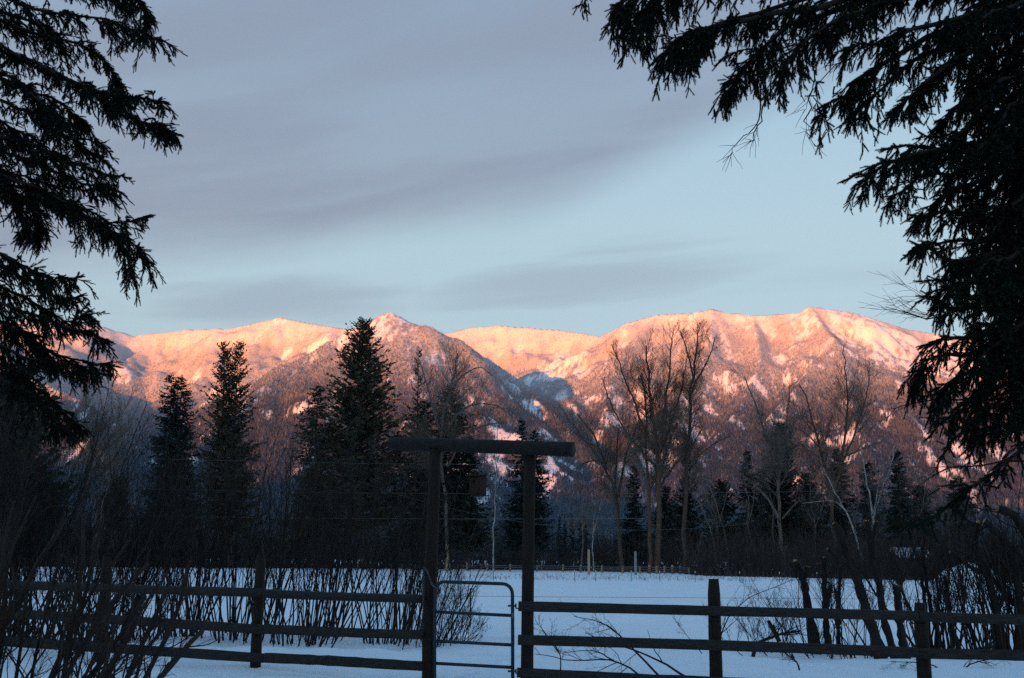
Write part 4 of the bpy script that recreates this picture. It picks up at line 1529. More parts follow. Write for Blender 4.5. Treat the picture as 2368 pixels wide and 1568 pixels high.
bare_tree('birch_tree', 'white barked birch with crooked pale limbs behind the cut willow trunks', [
    ([(2012, 1330), (1990, 1275), (1966, 1200), (1945, 1165), (1925, 1125), (1905, 1080)], 4.5, 0.3),
    ([(2022, 1220), (2012, 1160), (1998, 1100), (1990, 1040), (1978, 990)], 4, 0.3),
    ([(2012, 1330), (2020, 1270), (2018, 1210), (2030, 1140), (2034, 1090)], 4, 0.3),
    ([(1960, 1185), (1930, 1160), (1890, 1160), (1855, 1165)], 2.6, 0.35),
    ([(2020, 1200), (2040, 1140), (2060, 1080), (2070, 1030)], 2.8, 0.3)], 150, 106, n1=16, l1=0.30, n2=7, n3=5, bark='whitebark', twig='paletwig', up=0.10, t0=0.25, tw=0.018)
for i_, (st_, l_) in enumerate((
        ([([(1690, 1333), (1681, 1260), (1664, 1190), (1640, 1120), (1626, 1075)], 2.6, 0.3)], 'second slender grey sapling right of the dark cottonwood, leaning left'),
        ([([(1657, 1333), (1651, 1250), (1630, 1190), (1605, 1140), (1590, 1090)], 2.6, 0.3)], 'slender grey sapling just right of the dark cottonwood, leaning left'),
        ([([(1744, 1334), (1738, 1270), (1729, 1215), (1732, 1160), (1722, 1110)], 2.6, 0.3), ([(1730, 1215), (1740, 1170), (1745, 1130)], 1.6, 0.4)], 'slender forked grey sapling before the pointed narrow spruce'),
        ([([(1787, 1334), (1790, 1280), (1786, 1230), (1790, 1180), (1780, 1140)], 2.2, 0.3)], 'slender crooked grey sapling touching the forked pale cottonwood'),
        ([([(1611, 1332), (1614, 1280), (1622, 1232)], 1.8, 0.5)], 'short broken grey sapling at the foot of the dark cottonwood'))):
    bare_tree('sapling', l_, st_, 166, 120 + i_, n1=12, l1=0.22, n2=5, n3=4, bark='palebark', twig='paletwig', up=0.08, t0=0.35, tw=0.016, group='slender grey saplings at the far field edge')
bare_tree('birch_tree', 'thin white birch right of the right gateway post, small crown', [
    ([(1374, 1330), (1371, 1260), (1374, 1200), (1378, 1130)], 2.4, 0.35), ([(1373, 1230), (1384, 1190), (1392, 1150)], 1.6, 0.4)], 180, 130, n1=20, l1=0.33, n2=6, n3=5, bark='whitebark', twig='paletwig', up=0.08, t0=0.4, tw=0.018)
for px_, tp_, Y_, sd_, lb_ in ((1655, 1060, 195, 141, 'grey wispy bare tree behind the slender leaning saplings'), (1750, 1090, 190, 142, 'grey wispy bare tree between narrow spruce and dense dark conifer'), (1880, 1040, 185, 143, 'grey wispy bare tree left of the wide red trunked cottonwood'),
                              (2110, 1010, 170, 144, 'grey wispy bare tree right of the drooping spruce'), (2190, 1030, 160, 145, 'grey wispy bare tree farthest right across the field'), (1345, 1120, 190, 146, 'low wispy bare tree left of the small crowned white birch')):
    bare_tree('bare_tree', lb_, [([(px_, 1330), (px_ + 3, 1230), (px_ - 4, 1150), (px_ + 2, tp_)], 3.6, 0.3), ([(px_ + 2, 1230), (px_ + 22, 1160), (px_ + 34, tp_ + 30)], 2.4, 0.3), ([(px_, 1210), (px_ - 24, 1150), (px_ - 36, tp_ + 40)], 2.4, 0.3)], Y_, sd_, n1=16, l1=0.30, n2=7, n3=6, bark='palebark', twig='paletwig', up=0.12, t0=0.3, tw=0.018)
bare_tree('birch_tree', 'thin pale birch trunk between the gateway posts right of the bird box', [
    ([(1141, 1322), (1142, 1200), (1146, 1090), (1150, 980)], 3.2, 0.3)], 185, 131, n1=26, l1=0.18, n2=6, n3=5, bark='whitebark', twig='paletwig', up=0.12, t0=0.35, tw=0.018)
bare_tree('cottonwood_tree', 'spreading bare cottonwood over the crossbeam with long arching right limb', [
    ([(1034, 1318), (1030, 1150), (1022, 1040), (1028, 950), (1046, 880), (1060, 820)], 8, 0.25),
    ([(1026, 1010), (1060, 955), (1100, 935), (1150, 938), (1185, 962)], 5, 0.3),
    ([(1024, 1020), (1000, 940), (985, 880), (970, 830)], 5, 0.3),
    ([(1034, 1080), (1075, 1010), (1120, 985), (1165, 975)], 4.5, 0.3),
    ([(1040, 900), (1075, 865), (1110, 850), (1140, 870)], 4, 0.3)], 195, 107, n1=22, l1=0.36, n2=9, n3=7, bark='palebark', twig='twig', up=0.10, t0=0.25, tw=0.024)
bare_tree('cottonwood_tree', 'bare tree with stout dark trunk left of the leftmost tall spruce', [
    ([(212, 1296), (212, 1190), (210, 1110), (205, 1040), (202, 960), (198, 900)], 7.5, 0.2),
    ([(210, 1100), (235, 1050), (262, 1000), (280, 940)], 4, 0.3),
    ([(208, 1070), (180, 1020), (150, 985), (125, 960)], 4, 0.3)], 140, 108, n1=24, l1=0.30, n2=9, n3=7, bark='bark', up=0.10, t0=0.4, tw=0.02)
bare_tree('birch_tree', 'pale leaning birch with fine upright crown left of the leftmost tall spruce', [
    ([(226, 1298), (232, 1190), (245, 1120), (268, 1040), (290, 960), (305, 890)], 4.2, 0.25),
    ([(258, 1075), (262, 1000), (258, 930), (262, 880)], 2.6, 0.3),
    ([(275, 1015), (310, 960), (330, 915)], 2.2, 0.3)], 150, 109, n1=24, l1=0.28, n2=9, n3=7, bark='palebark', twig='paletwig', up=0.16, t0=0.35, tw=0.018)

# ------------------------------------------------------------------ willow thickets behind the near fence
names_ = ['below the leftmost tall spruce', 'between the two leftmost twin-topped trees', 'below the twin-topped olive conifer', 'just right of the fence post', 'below the ragged shorter fir',
          'left of the biggest fir', 'below the biggest fir', 'right of the biggest fir', 'below the left end of the crossbeam', 'touching the left gateway post']
for i_ in range(10):
    px_ = 352 + i_ * 66 + (0, 14, -16, 8, -10, 18, -6, -18, 12, 0)[i_]
    shrub('willow_shrub', 'dense dark willow clump of upright bare stems ' + names_[i_], px_, 24.8 + 3.4 * ((i_ * 37) % 5) / 4, (22, 34, 18, 30, 24, 36, 28, 20, 34, 26)[i_], [4.2, 4.5, 4.6, 4.9, 4.4, 5.0, 4.8, 4.9, 4.6, 4.0][i_], 500 + i_, (0.07, 0.13), (0.007, 0.024), 0.36, 6, 2, group='willow clumps behind the left fence')
shrub('willow_shrub', 'low spreading willow clump fanning right behind the gate', 1012, 25.0, 44, 1.9, 520, (0.25, 0.38), (0.006, 0.014), 0.30, 7, 3, group='willow clumps behind the left fence', wig=0.09)
shrub('willow_shrub', 'low twiggy bush seen through the left half of the gate', 1050, 25.8, 30, 1.0, 521, (0.2, 0.5), (0.005, 0.010), 0.35, 7, 3, group='willow clumps behind the left fence', wig=0.10)
for i_, (px_, Y_, n_, h_, r_) in enumerate(((20, 23, 34, 5.6, 0.03), (105, 25, 36, 5.0, 0.026), (185, 23.5, 30, 3.9, 0.022), (265, 25, 44, 3.2, 0.02), (-80, 24, 34, 5.5, 0.03))):
    shrub('bare_shrub', ['tall bare bush rising at the left edge over the fence', 'tall bare bush next to the one at the left edge', 'bare bush before the stout dark trunk on the left', 'lower bare bush left of the willow clumps', 'tall bare bush running out of the left edge'][i_],
          px_, Y_, n_, h_, 540 + i_, (0.05, 0.22), (0.012, r_), 0.55, 9, 4, l2=0.42, wig=0.07, group='tall bare bushes at the left edge')
for i_, (px_, Y_, n_, h_) in enumerate(((2150, 22.5, 24, 3.0), (2215, 23.5, 26, 2.9), (2280, 22.0, 26, 3.1), (2345, 23.0, 26, 3.2), (2420, 22.5, 28, 3.4), (2500, 23, 34, 3.4))):
    shrub('willow_shrub', ['bare thicket just right of the second right fence post', 'bare thicket right of the cut trunks, second in its row', 'bare thicket right of the cut trunks, third in its row', 'bare thicket at the right edge behind the fence', 'bare thicket running out of the right edge', 'bare thicket just outside the right edge'][i_],
          px_, Y_, n_, h_, 560 + i_, (-0.06, 0.24), (0.010, 0.028), 0.45, 7, 3, group='bare thickets behind the right fence', wig=0.07)
shrub('willow_shrub', 'low twiggy brush left of the cut willow trunks', 1800, 23.5, 34, 1.5, 570, (-0.15, 0.55), (0.005, 0.012), 0.5, 7, 3, wig=0.10)
shrub('willow_shrub', 'thin upright suckers among the cut willow trunks', 1985, 22.5, 34, 2.2, 571, (0.0, 0.22), (0.006, 0.014), 0.55, 6, 3, wig=0.06)


# ------------------------------------------------------------------ cut willow trunks behind the right fence
def cut_trunk(label, stems, Y, seed, pale=True, suckers=8):
    rg = np.random.default_rng(seed)
    P, Rd = stems_from_px(stems, Y, rg, 22, 0.06)
    Rd *= 0.82
    base = P[0, 0].copy()
    g = float(gz(base[0], base[1]))
    P[0, 0, 2] = g - 0.2
    o = empty('cut_willow_trunk', (base[0], base[1], g), label, 'tree trunk', 'cut willow trunks behind the right fence')
    Rd *= 1 + 0.09 * rg.normal(0, 1, Rd.shape)
    Rd[0, :2] *= 1.22
    V, Q, T = tubes(P, Rd, 11)
    V = V + 0.10 * np.repeat(Rd.reshape(-1), 11)[:, None] * rg.normal(0, 1, V.shape)
    add('trunk', (V, Q, T), M['cutbark'], o, True)
    for i in range(len(P)):
        e, d = P[i, -1], norm(P[i, -1] - P[i, -2])
        ref = norm(np.cross(d, [0.2, 1, 0.1]))
        up_ = np.cross(ref, d)
        an = np.linspace(0, 2 * PI, 12, endpoint=False)
        r = Rd[i, -1]
        rim = e + (ref * np.cos(an)[:, None] + up_ * np.sin(an)[:, None]) * r * 1.01
        V = np.concatenate([rim, [e + d * r * 0.12], rim - d * 0.015])
        T = [(k, (k + 1) % 12, 12) for k in range(12)]
        Q = [(k, 13 + k, 13 + (k + 1) % 12, (k + 1) % 12) for k in range(12)]
        new_mesh('cut_face', V, Q, M['cut'] if pale else M['willow'], o, tris=T)
    A, RA = spawn(P, Rd, suckers, 0.3, 0.98, lambda L, t: 1.0 + 0 * L, 0.6, 0.15, 0.10, 6, rg, 0.16, 0.3, 0.005)
    A2, RA2 = spawn(A, RA, 4, 0.2, 1.0, lambda L, t: L * 0.4, 0.6, 0.1, 0.1, 4, rg, 0.6, 0.4, 0.003)
    add('twigs', merge([tubes(A, RA, 4), tubes(A2, RA2, 3)]), M['willow'], o)


cut_trunk('leftmost cut willow trunk, thick and leaning left behind the right fence', [([(1884, 1489), (1868, 1400), (1858, 1350), (1848, 1318), (1836, 1296)], 14, 0.55), ([(1858, 1350), (1868, 1310)], 6, 0.8)], 23.6, 701)
cut_trunk('straight upright cut willow stem right of the leftmost thick one', [([(1914, 1489), (1907, 1400), (1903, 1288)], 9.5, 0.7), ([(1908, 1430), (1918, 1370), (1921, 1352)], 5, 0.9)], 23.8, 702)
cut_trunk('thin upright cut willow stem just left of the big curved trunk', [([(1938, 1490), (1940, 1400), (1944, 1308)], 6, 0.7), ([(1941, 1420), (1930, 1360)], 4, 0.8)], 23.7, 703)
cut_trunk('big curved willow trunk with a pale round saw cut at its top', [([(2042, 1526), (2012, 1440), (1990, 1378), (1976, 1330), (1962, 1280), (1945, 1236), (1928, 1210)], 15, 0.56), ([(1970, 1328), (1938, 1296), (1912, 1268)], 5, 0.6)], 20.3, 704)
cut_trunk('tall curved cut willow trunk right of the big one, forked at its top', [([(2074, 1526), (2048, 1430), (2028, 1345), (2016, 1280), (2004, 1203)], 11.5, 0.66), ([(2016, 1256), (2022, 1230), (2028, 1205)], 6, 0.8)], 20.4, 705)
cut_trunk('cut willow trunk with a long thin limb slanting up right', [([(2094, 1526), (2080, 1430), (2074, 1354)], 11, 0.9), ([(2080, 1360), (2110, 1288), (2134, 1203)], 5.5, 0.6), ([(2072, 1380), (2066, 1352)], 5, 0.9)], 20.5, 706)
cut_trunk('slim cut willow stem standing above the second right fence post', [([(2152, 1494), (2138, 1396), (2120, 1314), (2102, 1230)], 6, 0.7)], 22.5, 707)
cut_trunk('pair of slim cut willow stems right of the second right fence post', [([(2172, 1494), (2150, 1380), (2138, 1290), (2136, 1225)], 6, 0.7), ([(2205, 1494), (2190, 1390), (2180, 1330)], 6, 0.8)], 22.6, 708)
cut_trunk('stout cut willow trunk near the right edge, bent upright', [([(2312, 1494), (2298, 1395), (2276, 1325), (2262, 1265), (2259, 1206)], 13, 0.6), ([(2345, 1400), (2300, 1345), (2249, 1314), (2196, 1276)], 9, 0.45)], 22.2, 709)
cut_trunk('stout cut willow trunk at the right edge, bowed over to the left', [([(2362, 1494), (2354, 1390), (2344, 1310), (2315, 1247), (2272, 1204)], 15, 0.55)], 22.0, 710)
cut_trunk('heavy cut willow limb arching left from beyond the right edge', [([(2420, 1494), (2405, 1350), (2385, 1270), (2350, 1195), (2303, 1176)], 15, 0.75)], 21.8, 711)


# ------------------------------------------------------------------ fallen branches in the snow by the right fence
def fallen(label, stems, Y, seed, n1=7, mat='willow', up=0.0):
    rg = np.random.default_rng(seed)
    P, Rd = stems_from_px(stems, Y, rg, 12, 0.10)
    b = P[0, 0].copy()
    o = empty('fallen_branch', (b[0], b[1], float(gz(b[0], b[1]))), label, 'branch', 'fallen branches lying in the snow behind the right fence')
    P[0, 0, 2] = min(P[0, 0, 2], float(gz(b[0], b[1])))
    add('bough', tubes(P, Rd, 6, True), M[mat], o)
    A, RA = spawn(P, Rd, n1, 0.2, 1.0, lambda L, t: L * 0.35 * (1.2 - 0.6 * t), 0.7, up, 0.10, 7, rg, 0.5, 0.3, 0.0035)
    A2, RA2 = spawn(A, RA, 4, 0.2, 1.0, lambda L, t: L * 0.45, 0.7, up, 0.12, 5, rg, 0.6, 0.4, 0.0025)
    A3, RA3 = spawn(A2, RA2, 2, 0.3, 1.0, lambda L, t: L * 0.4, 0.7, up, 0.12, 4, rg, 0.6, 0.4, 0.002)
    add('twigs', merge([tubes(A, RA, 4), tubes(A2, RA2, 3), tubes(A3, RA3, 3)]), M[mat], o)


fallen('long fallen branch curving over the snow, nearest the right gateway post top', [([(1540, 1580), (1470, 1509), (1424, 1459), (1387, 1440), (1328, 1426)], 3.0, 0.25)], 18.4, 801)
fallen('fallen branch slanting low through the middle of the right fence bay', [([(1603, 1575), (1520, 1526), (1464, 1503), (1404, 1486), (1354, 1463)], 3.2, 0.25)], 18.2, 802)
fallen('flat lying fallen branch under the bottom of the right fence bay', [([(1497, 1572), (1420, 1528), (1321, 1526), (1238, 1512)], 2.8, 0.25), ([(1420, 1528), (1370, 1505), (1300, 1510)], 2.0, 0.3)], 18.1, 803)
fallen('small upright twig spray beside the right gateway post', [([(1296, 1545), (1294, 1512), (1268, 1473), (1238, 1436)], 1.8, 0.3), ([(1294, 1512), (1262, 1470), (1246, 1440)], 1.4, 0.3)], 18.6, 804, up=0.05)
fallen('fallen branch with thick broken stub left of the cut willow trunks', [([(1740, 1492), (1800, 1468), (1850, 1459)], 4.5, 0.5), ([(1802, 1484), (1790, 1458), (1777, 1436)], 5.5, 0.8)], 22.6, 805)
fallen('arched thin branch over the fence right of the thick post', [([(1668, 1560), (1668, 1480), (1690, 1420), (1740, 1380), (1830, 1340)], 2.2, 0.25)], 19.8, 806, n1=10, up=0.02)
fallen('bare drooping branch in the snow below the cut willow trunks', [([(1850, 1562), (1845, 1535), (1822, 1515), (1795, 1500)], 2.6, 0.4)], 18.6, 807)
fallen('low twig tangle under the right fence near the right edge', [([(2200, 1560), (2140, 1535), (2060, 1530)], 2.2, 0.3), ([(2200, 1560), (2260, 1530), (2330, 1520)], 2.2, 0.3)], 19.0, 808, n1=10)

# bushy cut stems in the foreground, bottom left
def near_bush():
    rg = np.random.default_rng(77)
    Y = 9.3
    b = at(60, 1600, Y)
    g = float(gz(b[0], Y))
    o = empty('lilac_bush', (b[0], Y, g), 'large dark bare bush of thick leaning stems in the bottom left corner', 'bush')
    n = 40
    k = 12
    P = np.zeros((n, k, 3))
    f = rg.random(n)
    P[:, 0] = np.stack([b[0] - 0.55 + 1.1 * f + rg.normal(0, 0.05, n), Y + rg.normal(0, 0.3, n), np.full(n, g - 0.1)], -1)
    d = norm(np.stack([-0.15 + 0.62 * f + rg.normal(0, 0.13, n), rg.normal(0, 0.18, n), np.ones(n)], -1))
    L = rg.uniform(1.35, 2.5, n) * (1 - 0.12 * f)
    for j in range(1, k):
        d = norm(d + 0.075 * rg.normal(0, 1, (n, 3)) + [0.012, 0, 0.01])
        P[:, j] = P[:, j - 1] + d * (L / (k - 1))[:, None]
    R0 = rg.uniform(0.011, 0.032, n)
    Rd = R0[:, None] * np.linspace(1, 0.55, k)[None] * (1 + 0.05 * rg.normal(0, 1, (n, k)))
    F1, RF = spawn(P, Rd, 2, 0.25, 0.85, lambda L_, t: 0.9 * (1.1 - t) + 0 * L_, 0.45, 0.03, 0.08, 8, rg, 0.6, 0.4, 0.006)
    add('stems', merge([tubes(P, Rd, 7, True), tubes(F1, RF, 6, True)]), M['lilac'], o, True)
    A2, R2 = spawn(np.concatenate([resamp(P, 8), F1]), np.concatenate([Rd[:, [0, 1, 3, 4, 6, 7, 9, 11]], RF]), 4, 0.4, 1.0, lambda L_, t: 0.22 + 0.25 * L_ * (1 - t), 0.6, 0.08, 0.10, 6, rg, 0.35, 0.4, 0.003)
    A3, R3 = spawn(A2, R2, 3, 0.2, 1.0, lambda L_, t: L_ * 0.5, 0.6, 0.05, 0.1, 4, rg, 0.6, 0.5, 0.002)
    add('twigs', merge([tubes(A2, R2, 4), tubes(A3, R3, 3)]), M['lilac'], o)


M['lilac'] = mat_two('lilac_bark', (0.034, 0.023, 0.018), (0.016, 0.011, 0.009), 7.0, (1, 1, 1), 0.85, 0.3)
near_bush()


# ------------------------------------------------------------------ small things on the right
def marker():
    Y = 23.0
    a, b = at(1970, 1466, Y), at(1947, 1432, Y)
    o = empty('marker_stake', tuple(a), 'thin orange marker stake with yellow clip leaning between the cut willow trunks', 'stake')
    a2 = a + (a - b) * 0.6
    add('rod', tubes(np.array([[a2, b]]), np.full((1, 2), 0.013), 8, True), M['orange'], o)
    c = at(1955, 1444, Y)
    add('clip', box_geo(c, (0.06, 0.05, 0.05)), M['yellow'], o)


M['orange'] = mat_two('orange_plastic', (0.55, 0.12, 0.03), (0.40, 0.08, 0.02), 9, (1, 1, 1), 0.5)
marker()


def mound():
    c = gp(2240, 1347)
    n, m = 34, 22
    u, v = np.meshgrid(np.linspace(-1, 1, n), np.linspace(-1, 1, m))
    rr2 = np.sqrt(u ** 2 + v ** 2)
    X = c[0] + u * 3.4
    Y = c[1] + v * 2.6
    Z = 1.75 * np.maximum(0, 1 - rr2 ** 2.2) * (1 + 0.22 * fbm(u * 2, v * 2, 3, 131)) - 0.12
    ii = np.arange(n * m).reshape(m, n)
    q = np.stack([ii[:-1, :-1], ii[:-1, 1:], ii[1:, 1:], ii[1:, :-1]], -1).reshape(-1, 4)
    o = new_mesh('snow_pile', np.stack([X, Y, Z], -1), q, M['snow'], smooth_=True)
    tag(o, 'rounded pile of ploughed snow seen through the right thickets', 'snow pile')


mound()


def shed():
    Y = 150
    l, r = at(2084, 1289, Y), at(2150, 1289, Y)
    w = r[0] - l[0]
    cx = (l[0] + r[0]) / 2
    h = l[2] + 0.9
    o = empty('shed', (cx, Y, -0.9), 'low dark shed with a snow covered roof behind the right thickets', 'shed')
    d = 5.0
    V = [(l[0], Y, -0.9), (r[0], Y, -0.9), (r[0], Y, h - 0.9), (l[0], Y, h - 0.9), (l[0], Y + d, -0.9), (r[0], Y + d, -0.9), (r[0], Y + d, h - 0.9), (l[0], Y + d, h - 0.9), (l[0], Y + d / 2, h + 0.2), (r[0], Y + d / 2, h + 0.2)]
    new_mesh('walls', V, [(0, 1, 2, 3), (5, 4, 7, 6), (4, 0, 3, 7), (1, 5, 6, 2)], M['brush'], o, tris=[(3, 8, 7), (2, 6, 9)])
    for s in (-1, 1):
        rot = np.array(Matrix.Rotation(s * math.atan2(1.1, 2.5), 3, 'X')) if s < 0 else np.array(Matrix.Rotation(-math.atan2(1.1, 2.5), 3, 'X'))
        a = math.atan2(1.1, 2.5)
        rot = np.array(Matrix.Rotation(a if s < 0 else -a, 3, 'X'))
        add('roof', box_geo((cx, Y + d / 2 + s * 1.42, h - 0.9 + 0.62), (w + 0.8, 3.1, 0.22), rot), M['snow'], o)
    add('door', box_geo((cx - w * 0.2, Y - 0.03, -0.9 + 1.0), (1.1, 0.06, 2.0)), M['rail'], o)


shed()

# ------------------------------------------------------------------ the two big spruces that frame the view
M['spruce'] = mat_two('spruce_needles', (0.017, 0.025, 0.018), (0.009, 0.013, 0.010), 3.0, (1, 1, 1), 0.9, 0.0, spec=0.08)
M['sprucewood'] = mat_two('spruce_twigs', (0.030, 0.022, 0.017), (0.015, 0.011, 0.009), 5.0, (1, 1, 1), 0.9, 0.3)


def shoot_tree():
    """geometry nodes: faces flagged 'proto' are the needle shoot, every other point carries one"""
    ng = bpy.data.node_groups.new('needle_shoots', 'GeometryNodeTree')
    ng.interface.new_socket('Geometry', in_out='INPUT', socket_type='NodeSocketGeometry')
    ng.interface.new_socket('Geometry', in_out='OUTPUT', socket_type='NodeSocketGeometry')
    n, l = ng.nodes, ng.links
    gi, go = n.new('NodeGroupInput'), n.new('NodeGroupOutput')

    def attr(nm, t):
        a = n.new('GeometryNodeInputNamedAttribute')
        a.data_type = t
        a.inputs['Name'].default_value = nm
        return a.outputs['Attribute']
    sep = n.new('GeometryNodeSeparateGeometry')
    sep.domain = 'POINT'
    l.new(gi.outputs[0], sep.inputs['Geometry'])
    l.new(attr('proto', 'BOOLEAN'), sep.inputs['Selection'])
    iop = n.new('GeometryNodeInstanceOnPoints')
    l.new(sep.outputs['Inverted'], iop.inputs['Points'])
    l.new(sep.outputs['Selection'], iop.inputs['Instance'])
    e2r = n.new('FunctionNodeEulerToRotation')
    l.new(attr('eul', 'FLOAT_VECTOR'), e2r.inputs[0])
    l.new(e2r.outputs[0], iop.inputs['Rotation'])
    l.new(attr('scl', 'FLOAT'), iop.inputs['Scale'])
    l.new(iop.outputs[0], go.inputs[0])
    return ng


NG_SHOOT = shoot_tree()


def shoot_proto(length=0.062, nl=0.0145, rows=14, per=6):
    rg = np.random.default_rng(5)
    V, T = [], []
    core, q, _ = tubes(np.array([[[0, 0, 0], [0, 0, length * 0.5], [0, 0, length]]]), np.array([[0.0035, 0.003, 0.0015]]), 3)
    V += list(core)
    for a in q:
        T += [(a[0], a[1], a[2]), (a[0], a[2], a[3])]
    for i in range(rows):
        z = length * (0.02 + 0.98 * i / (rows - 1))
        for j in range(per):
            an = 2 * PI * (j / per + i * 0.382) + rg.normal(0, 0.15)
            d = np.array([math.cos(an), math.sin(an), rg.uniform(0.55, 1.1)])
            d /= np.linalg.norm(d)
            s = np.array([-math.sin(an), math.cos(an), 0]) * 0.0023
            b = np.array([0, 0, z])
            k = len(V)
            V += [b - s, b + s, b + d * nl * rg.uniform(0.8, 1.15)]
            T.append((k, k + 1, k + 2))
    return np.array(V), np.array(T)


PROTO_V, PROTO_T = shoot_proto()


def shoots_object(parent, pts, dirs, scl, mat):
    org = parent_origin(parent)
    V = np.concatenate([PROTO_V + org, pts])
    o = new_mesh('foliage', V, None, mat, parent, tris=PROTO_T)
    n0, n = len(PROTO_V), len(pts)
    me = o.data
    pr = np.zeros(n0 + n, bool)
    pr[:n0] = True
    me.attributes.new('proto', 'BOOLEAN', 'POINT').data.foreach_set('value', pr)
    d = norm(dirs)
    eul = np.zeros((n0 + n, 3), np.float32)
    eul[n0:, 1] = np.arccos(np.clip(d[:, 2], -1, 1))
    eul[n0:, 2] = np.arctan2(d[:, 1], d[:, 0])
    me.attributes.new('eul', 'FLOAT_VECTOR', 'POINT').data.foreach_set('vector', eul.ravel())
    sc = np.ones(n0 + n, np.float32)
    sc[n0:] = scl
    me.attributes.new('scl', 'FLOAT', 'POINT').data.foreach_set('value', sc)
    md = o.modifiers.new('shoots', 'NODES')
    md.node_group = NG_SHOOT
    o['kind'] = 'stuff'
    return o


def along(P, step, rg, back=0.0):
    """points and directions at about every step metres along the polylines"""
    L = np.linalg.norm(np.diff(P, axis=1), axis=2).sum(1)
    cnt = np.maximum(1, np.round(L / step).astype(int))
    pi = np.repeat(np.arange(len(P)), cnt)
    j = np.arange(len(pi)) - np.repeat(np.cumsum(cnt) - cnt, cnt)
    t = (j + rg.uniform(0, 0.6, len(pi))) / cnt[pi]
    t = back + (1 - back) * t
    K = P.shape[1]
    f = np.clip(t, 0, 0.999) * (K - 1)
    i = np.minimum(f.astype(int), K - 2)
    w = (f - i)[:, None]
    a, b = P[pi, i], P[pi, i + 1]
    return a * (1 - w) + b * w, norm(b - a)


def side_branches(P, Rd, per_m, rg, l0, droop, k, t0=0.12, flat=0.75, taper=0.65, ang=0.95, wig=0.05):
    """twigs to both sides of boughs, roughly level with the bough and hanging"""
    L = np.linalg.norm(np.diff(P, axis=1), axis=2).sum(1)
    cnt = np.maximum(1, (L * per_m).astype(int))
    pi = np.repeat(np.arange(len(P)), cnt)
    N = len(pi)
    t = t0 + (0.985 - t0) * rg.random(N)
    K = P.shape[1]
    f = t * (K - 1)
    i = np.minimum(f.astype(int), K - 2)
    w = (f - i)[:, None]
    a, b = P[pi, i], P[pi, i + 1]
    p = a * (1 - w) + b * w
    T = norm(b - a)
    S = norm(np.cross(T, np.array([0, 0, 1.0]) + 0.25 * rg.normal(0, 1, (N, 3))))
    S = S * rg.choice([-1, 1], N)[:, None]
    S = norm(S * flat + rg.normal(0, 1, (N, 3)) * (1 - flat) + np.array([0, 0, -0.15]))
    an = ang * rg.uniform(0.6, 1.25, N)
    d = norm(T * np.cos(an)[:, None] + S * np.sin(an)[:, None])
    patch = np.clip(0.85 + 0.75 * pn(t * 5.0 + pi * 7.3, pi * 1.7, 3), 0.25, 1.35)      # thick and thin stretches of a bough
    ln = l0 * (1.05 - taper * t) * rg.uniform(0.45, 1.3, N) * patch
    out = np.zeros((N, k, 3))
    out[:, 0] = p
    dr = droop * rg.uniform(0.3, 1.6, N)
    for j in range(1, k):
        d = norm(d + np.array([0, 0, -1.0]) * dr[:, None] + wig * rg.normal(0, 1, (N, 3)))
        out[:, j] = out[:, j - 1] + d * (ln / (k - 1))[:, None]
    r = (0.0020 + 0.006 * ln)[:, None] * np.linspace(1, 0.45, k)[None]
    return out, r


